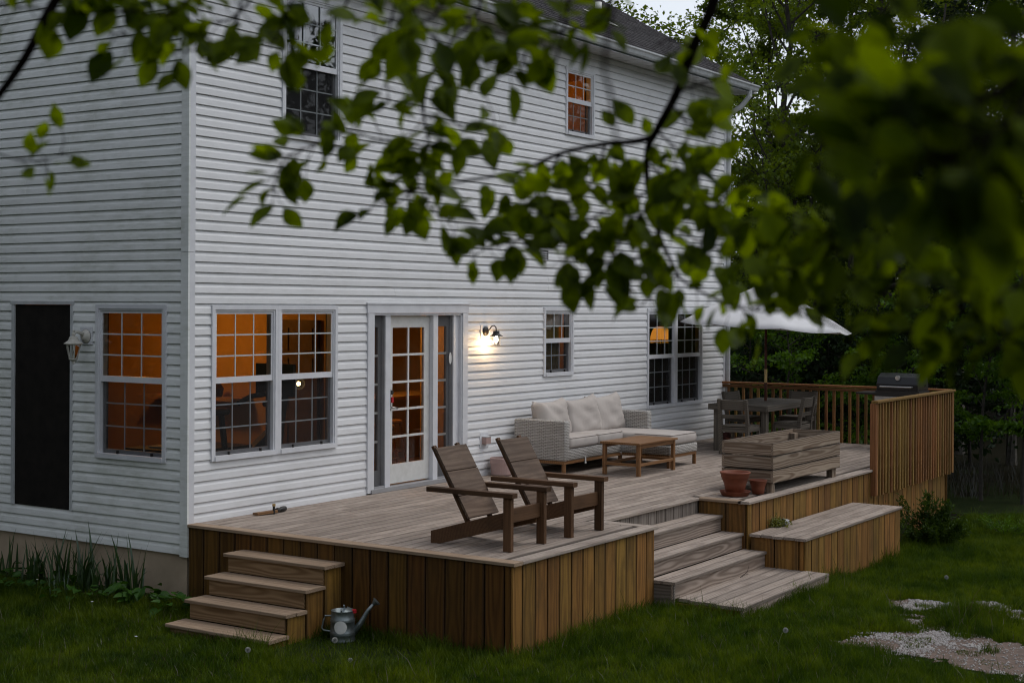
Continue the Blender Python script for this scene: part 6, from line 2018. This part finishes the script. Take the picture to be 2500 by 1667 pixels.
# openings in the foliage: (x0, x1, y0, y1, share of leaves that stay)
CLEAR = [(1270, 1390, 145, 330, 0.0), (1435, 1575, -20, 110, 0.0), (1668, 1850, 170, 440, 0.22), (1640, 1880, -40, 180, 0.35), (1690, 1960, 728, 810, 0.2), (1690, 1960, 650, 728, 0.75), (2080, 2352, -60, 75, 0.25), (1960, 2200, 800, 860, 0.8), (1900, 2352, 880, 1100, 0.0), (2200, 2352, 870, 1000, 0.0),
         (640, 780, 150, 260, 0.35), (430, 640, 150, 330, 0.1), (1020, 1300, 200, 320, 0.3), (1860, 2080, 400, 480, 0.45)]


def kept(p):
    d = p - CAM; dep = d.dot(Vector((math.cos(YAW), math.sin(YAW), 0)))
    u = d.dot(Vector((math.sin(YAW), -math.cos(YAW), 0))) / dep * FPX; w_ = -d.z / dep * FPX
    x, y = (u + 1250) * 0.9408, (w_ + PPY) * 0.9408
    for a, b, c, e, q in CLEAR:
        if a < x < b and c < y < e:
            return lr.random() < q
    return True


def foliage(path, n, size=0.072, spread=1.0, start=0.0, jit=0.03, stalks=None, flat=0.0):
    """leaves on short petioles and side twigs along a path"""
    n = int(n * 1.3)
    size *= 0.86
    for k in range(n):
        t = start + (1 - start) * (k + lr.random()) / n
        f = t * (len(path) - 1); i = min(int(f), len(path) - 2)
        p = path[i].lerp(path[i + 1], f - i)
        tan = (path[i + 1] - path[i]).normalized()
        toc = (CAM - p).normalized()
        side = tan.cross(toc).normalized() * (1 if k % 2 else -1)
        ax = (tan * lr.uniform(-0.1, 0.8) + side * lr.uniform(0.4, 1.1) + toc * lr.normal(0, 0.45) + Vector((0, 0, -lr.uniform(-0.1, 0.4)))).normalized()
        off = ax * lr.uniform(0.006, 0.05) * spread + Vector(lr.normal(0, jit * 0.5, 3)) * spread
        nn = (toc * lr.uniform(0.15, 1.0) * (1 - 0.55 * flat) + Vector((0, 0, 1)) * (lr.uniform(0.0, 0.9) + 0.5 * flat) + Vector(lr.normal(0, 0.35, 3))).normalized()
        L = size * lr.uniform(0.7, 1.32)
        if not kept(p + off + ax * L * 0.5):
            continue
        LEAVES.append((p + off, ax, nn, L, L * lr.uniform(0.58, 0.74)))
        if stalks is not None:
            stalks.tube([p - BO, p + off * 0.55 + tan * 0.006 - BO, p + off + ax * L * 0.12 - BO], [0.0012, 0.0010, 0.0008], 4, False)


# boughs (some only pass above or beside the view and carry the twigs)
T3 = BO + Vector((0.0, -0.02, 3.3)); T4 = BO + Vector((0.04, 0.02, 4.6)); T2 = BO + Vector((0.02, -0.03, 2.3))
over = limb([T4, (2500, -620, 2.7), (2000, -340, 2.9), (1300, -270, 3.1), (600, -240, 3.0), (0, -220, 2.8)], 0.035, 0.008, 'bough')
limb([T3, (2600, -260, 1.9), (2450, 40, 1.55)], 0.024, 0.012, 'bough')
limb([T2, (2650, 740, 2.3), (2480, 860, 2.35)], 0.022, 0.009, 'bough')
limb([T3, (2650, 420, 2.5), (2480, 560, 2.6)], 0.022, 0.009, 'bough')
D = 3.2
FLAT = [0.45]
A_ = limb([(1730, -310, 3.0), (1640, 0, 3.05), (1592, 110, 3.08), (1556, 210, 3.12), (1508, 300, 3.16), (1487, 350, 3.2), (1490, 450, 3.2), (1518, 550, 3.22), (1562, 640, 3.25)], 0.0135, 0.0035)
A1 = limb([(1500, 315, 3.18), (1455, 326, 3.2), (1390, 331, 3.22), (1290, 352, 3.25), (1190, 395, 3.28), (1090, 412, 3.3), (980, 432, 3.3), (880, 446, 3.3)], 0.0075, 0.0018)
W = []


def twig(pts, n, size=0.072, r0=0.0032, start=0.05, spread=1.0):
    limb(pts, r0, 0.0012, 'twig', (n, size, spread, start, 0.03))


foliage(A1, 34, 0.072, 1.0, 0.05)
foliage(A_, 14, 0.07, 1.0, 0.55)
# --- top centre
twig([(1170, -280, 3.1), (1100, 20, 3.1), (1040, 90, 3.1), (990, 170, 3.1), (965, 255, 3.1)], 24)
twig([(1400, -280, 3.0), (1290, 40, 3.0), (1215, 110, 3.0), (1190, 185, 3.0)], 22, 0.078)
twig([(990, -270, 3.0), (905, 20, 3.0), (885, 150, 3.0), (895, 240, 3.0)], 16)
twig([(1440, -290, 2.9), (1395, 20, 2.9), (1300, 70, 2.9), (1180, 75, 2.9), (1060, 60, 2.9)], 26, 0.076)
twig([(870, -260, 2.9), (960, 40, 2.9), (1080, 130, 2.95), (1170, 140, 3.0)], 16, 0.074)
twig([(1100, -270, 2.7), (1010, 20, 2.7), (930, 40, 2.7), (860, 50, 2.7)], 12, 0.075)
twig([(1360, -280, 2.8), (1290, 90, 2.8), (1270, 150, 2.85)], 8, 0.08)
# --- top left
limb([(260, -240, 2.9), (150, -40, 2.9), (105, 40, 2.9), (62, 125, 2.9), (0, 215, 2.9), (-90, 320, 2.9)], 0.012, 0.007)
twig([(720, -250, 2.95), (560, 20, 2.95), (450, 55, 2.95), (350, 85, 2.95), (245, 75, 2.95)], 34, 0.076)
twig([(560, -245, 2.8), (420, 15, 2.85), (300, 25, 2.85), (170, 30, 2.85), (40, 15, 2.85), (-50, 10, 2.85)], 30, 0.072)
twig([(760, -250, 2.9), (660, 30, 2.9), (618, 115, 2.9)], 9, 0.074)
twig([(900, -260, 3.0), (790, 20, 3.0), (700, 62, 3.0), (640, 80, 3.0)], 18, 0.074)
twig([(600, -245, 2.9), (540, 60, 2.95), (470, 110, 2.95), (400, 120, 2.95)], 16, 0.078)
twig([(-120, 300, 3.1), (20, 362, 3.1), (90, 368, 3.1), (150, 352, 3.1)], 8, 0.062, 0.002, 0.35)
# --- middle sprays
twig([(985, 170, 3.1), (972, 255, 3.12), (985, 330, 3.15), (962, 400, 3.18), (935, 445, 3.2)], 26, 0.072, 0.0035, 0.25)
twig([(975, 265, 3.12), (1050, 285, 3.12), (1160, 292, 3.12)], 10, 0.072, 0.0025, 0.15)
twig([(962, 330, 3.15), (880, 322, 3.15), (800, 302, 3.15), (735, 300, 3.15)], 14, 0.07)
twig([(800, 302, 3.15), (710, 338, 3.15), (650, 370, 3.15), (625, 440, 3.15)], 22, 0.068, 0.0025, 0.2)
twig([(960, 420, 3.2), (1000, 490, 3.2), (1062, 512, 3.2)], 9, 0.07, 0.0022)
twig([(960, 430, 3.2), (905, 470, 3.2), (860, 455, 3.2)], 8, 0.068, 0.0022)
twig([(1290, 352, 3.25), (1240, 430, 3.25), (1222, 480, 3.25), (1205, 545, 3.25), (1130, 566, 3.25), (1080, 590, 3.25)], 22, 0.074, 0.003, 0.15)
twig([(1390, 331, 3.22), (1360, 420, 3.2), (1290, 470, 3.2), (1200, 470, 3.2)], 16, 0.072)
# --- centre right mass
twig([(1490, 440, 3.2), (1400, 482, 3.2), (1320, 520, 3.2), (1275, 565, 3.2)], 22, 0.074)
twig([(1495, 470, 3.1), (1420, 560, 3.1), (1400, 640, 3.1)], 18, 0.074)
twig([(1560, 630, 3.2), (1505, 660, 3.2), (1490, 690, 3.2)], 8, 0.07)
twig([(1520, 560, 3.1), (1440, 600, 3.1), (1330, 590, 3.1), (1290, 600, 3.1)], 16, 0.072)
twig([(1562, 640, 3.25), (1650, 690, 3.2), (1750, 715, 3.15), (1860, 712, 3.1)], 24, 0.066)
twig([(1490, 380, 3.2), (1560, 430, 3.1), (1640, 480, 3.05), (1720, 520, 3.0)], 20, 0.074)
twig([(1500, 500, 3.2), (1580, 540, 3.1), (1680, 590, 3.05), (1790, 640, 3.0)], 26, 0.07)
twig([(1508, 300, 3.16), (1570, 360, 3.1), (1610, 420, 3.0)], 12, 0.076)
twig([(1556, 210, 3.12), (1620, 190, 3.05), (1665, 170, 3.0)], 7, 0.08)
twig([(1592, 110, 3.08), (1540, 90, 3.05), (1500, 110, 3.0)], 5, 0.076)
twig([(1540, 240, 3.1), (1600, 300, 3.05), (1640, 310, 3.0)], 6, 0.08)
twig([(1640, 480, 3.05), (1700, 420, 3.0), (1750, 380, 3.0)], 9, 0.078)
# --- right-hand mass, nearer: flat tiers of leaves
FLAT[0] = 1.0
twig([(2480, 860, 2.35), (2330, 810, 2.35), (2150, 752, 2.4), (2050, 690, 2.45), (1960, 640, 2.5), (1870, 600, 2.55), (1790, 585, 2.6)], 36, 0.064, 0.005, 0.1)
twig([(2150, 752, 2.4), (2010, 768, 2.45), (1905, 745, 2.5), (1810, 712, 2.55), (1730, 700, 2.6)], 20, 0.060, 0.0035)
twig([(2300, 800, 2.35), (2220, 828, 2.35), (2150, 825, 2.4), (2070, 800, 2.4)], 13, 0.060, 0.0028)
twig([(2480, 860, 2.35), (2360, 800, 2.3), (2270, 745, 2.3), (2190, 705, 2.3)], 18, 0.064, 0.004)
twig([(2480, 560, 2.6), (2330, 660, 2.5), (2200, 630, 2.5), (2060, 590, 2.5), (1930, 545, 2.5), (1820, 520, 2.55), (1720, 500, 2.6)], 36, 0.066, 0.005)
twig([(2480, 560, 2.6), (2300, 550, 2.55), (2150, 535, 2.5), (2000, 550, 2.5), (1880, 590, 2.5), (1780, 640, 2.6)], 30, 0.066, 0.004)
twig([(2480, 560, 2.6), (2350, 600, 2.35), (2250, 660, 2.3), (2140, 690, 2.3)], 18, 0.066, 0.004)
twig([(2480, 560, 2.6), (2380, 480, 2.4), (2250, 500, 2.3), (2120, 500, 2.3), (2020, 490, 2.35)], 20, 0.066, 0.004)
twig([(2330, 660, 2.5), (2260, 710, 2.4), (2160, 660, 2.4), (2040, 640, 2.4)], 16, 0.062, 0.003)
twig([(1930, 545, 2.5), (1870, 510, 2.5), (1800, 480, 2.55)], 8, 0.068, 0.003)
twig([(1960, 640, 2.5), (1900, 672, 2.6), (1820, 690, 2.7), (1740, 705, 2.8)], 20, 0.064, 0.003)
FLAT[0] = 0.3
# --- close dark sprays at the top right
twig([(2450, 40, 1.55), (2320, 190, 1.5), (2190, 260, 1.45), (2080, 310, 1.42), (2000, 350, 1.42)], 50, 0.066, 0.005, 0.05, 1.3)
twig([(2450, 40, 1.55), (2340, 260, 1.45), (2230, 330, 1.4), (2110, 390, 1.4)], 46, 0.066, 0.004, 0.05, 1.3)
twig([(2450, 40, 1.55), (2380, 310, 1.5), (2320, 390, 1.5), (2240, 410, 1.5)], 40, 0.066, 0.004, 0.05, 1.3)
twig([(2450, 40, 1.55), (2300, 150, 1.6), (2180, 190, 1.65), (2060, 200, 1.7)], 28, 0.064, 0.004, 0.1, 1.1)
twig([(2120, -360, 1.9), (2040, 30, 1.95), (1975, 110, 1.95), (1930, 200, 1.95), (1925, 280, 1.95)], 20, 0.066, 0.004, 0.3)
twig([(2230, -370, 2.0), (2190, 20, 1.95), (2110, 90, 1.9)], 8, 0.066, 0.004, 0.45)
twig([(2020, -340, 2.4), (1920, 20, 2.4), (1890, 80, 2.4), (1875, 130, 2.4)], 10, 0.070, 0.003, 0.4)
twig([(1925, 280, 1.95), (1870, 330, 2.0), (1835, 390, 2.05)], 7, 0.066, 0.003, 0.1)
# thin blurred strand
limb([(1470, -290, 1.9), (1392, 110, 1.75), (1402, 210, 1.72), (1416, 325, 1.7)], 0.003, 0.0022, 'twig')

# leaf shapes: ovate blade folded along the midrib
def leaf_shape(fold, curl):
    out = [(0.0, 0.0), (0.10, 0.20), (0.26, 0.41), (0.45, 0.50), (0.64, 0.43), (0.82, 0.24), (1.0, 0.0)]
    vs = [(u, 0.0, -curl * u * u) for u, _ in out]
    l = [(u, v, abs(v) * fold - curl * u * u + 0.012 * (i % 2)) for i, (u, v) in enumerate(out[1:-1])]
    r = [(u, -v, abs(v) * fold - curl * u * u + 0.012 * ((i + 1) % 2)) for i, (u, v) in enumerate(out[1:-1])]
    V = vs + l + r
    n = len(out)
    F = []
    for s, o in ((0, n), (1, n + 5)):
        F.append((0, 1, o) if s == 0 else (0, o, 1))
        for i in range(4):
            q = (i + 1, i + 2, o + i + 1, o + i)
            F.append(q if s == 0 else q[::-1])
        F.append((5, 6, o + 4) if s == 0 else (5, o + 4, 6))
    return np.array(V, float), F


SH = [leaf_shape(f, c) for f, c in ((0.15, 0.10), (0.35, 0.22), (0.05, 0.30), (0.5, 0.05), (0.25, -0.12))]
shm = []
for V, F in SH:
    me = bpy.data.meshes.new('leaf')
    me.from_pydata([tuple(v) for v in V], [], F); me.materials.append(M['leaf_near'])
    me.polygons.foreach_set('use_smooth', [True] * len(me.polygons))
    shm.append(me)
Fv = Vector((math.cos(YAW), math.sin(YAW), 0)); Rv = Vector((math.sin(YAW), -math.cos(YAW), 0))
def key(l):
    d = (l[0] - CAM); dep = d.dot(Fv)
    u, v = d.dot(Rv) / dep, -d.z / dep
    inside = abs(u) < 0.352 and -0.212 < v < 0.26
    return -(l[3] / dep) if inside else 1.0
LEAVES.sort(key=key)
mass_v, mass_t, off_ = [], [], 0
for i, (p, ax, nn, L, Wd) in enumerate(LEAVES):
    sd = nn.cross(ax).normalized(); nn = ax.cross(sd).normalized()
    if i < 300:
        o = bpy.data.objects.new('leaf', shm[i % 5])
        m = Matrix((ax * L, sd * Wd, nn * L)).transposed().to_4x4(); m.translation = p - BO
        o.matrix_basis = m
        link(o, beech)
    else:
        V, F = SH[i % 5]
        Mx = np.array([list(ax * L), list(sd * Wd), list(nn * L)])
        W_ = V @ Mx + np.array(p - BO)
        mass_v.append(W_)
        for f in F:
            if len(f) == 3: mass_t.append([off_ + q for q in f])
            else: mass_t += [[off_ + f[0], off_ + f[1], off_ + f[2]], [off_ + f[0], off_ + f[2], off_ + f[3]]]
        off_ += len(V)
# unseen crown leaves, added over and behind the viewer to shade the near sprays
n_ = 34000
cp = np.array(CAM)[None] + np.array(Fv)[None] * lr.uniform(-3.5, 2.3, n_)[:, None] + np.array(Rv)[None] * lr.uniform(-2.6, 4.2, n_)[:, None] + np.array([0, 0, 1.0])[None] * lr.uniform(-0.6, 4.6, n_)[:, None]
dd_ = (cp - np.array(CAM)) @ np.array(Fv)
hh_ = cp[:, 2] - CAM.z
cp = cp[((dd_ < -0.8) & (hh_ > -0.4)) | (hh_ > np.maximum(dd_, 0) * 0.30 + 0.25)]
n_ = len(cp)
V, T = leaf_quads(cp - np.array(BO), lr.normal(0, 1, (n_, 3)), lr.normal(0, 0.5, (n_, 3)) + np.array([0, 0, 1.0]), lr.uniform(0.07, 0.12, n_), lr.uniform(0.045, 0.075, n_))
mass_v.append(V); mass_t += (T + off_).tolist()
lm_ = fast_mesh('leaves', np.concatenate(mass_v), np.array(mass_t), M['leaf_near_mass'], beech, True)
lm_['kind'] = 'stuff'
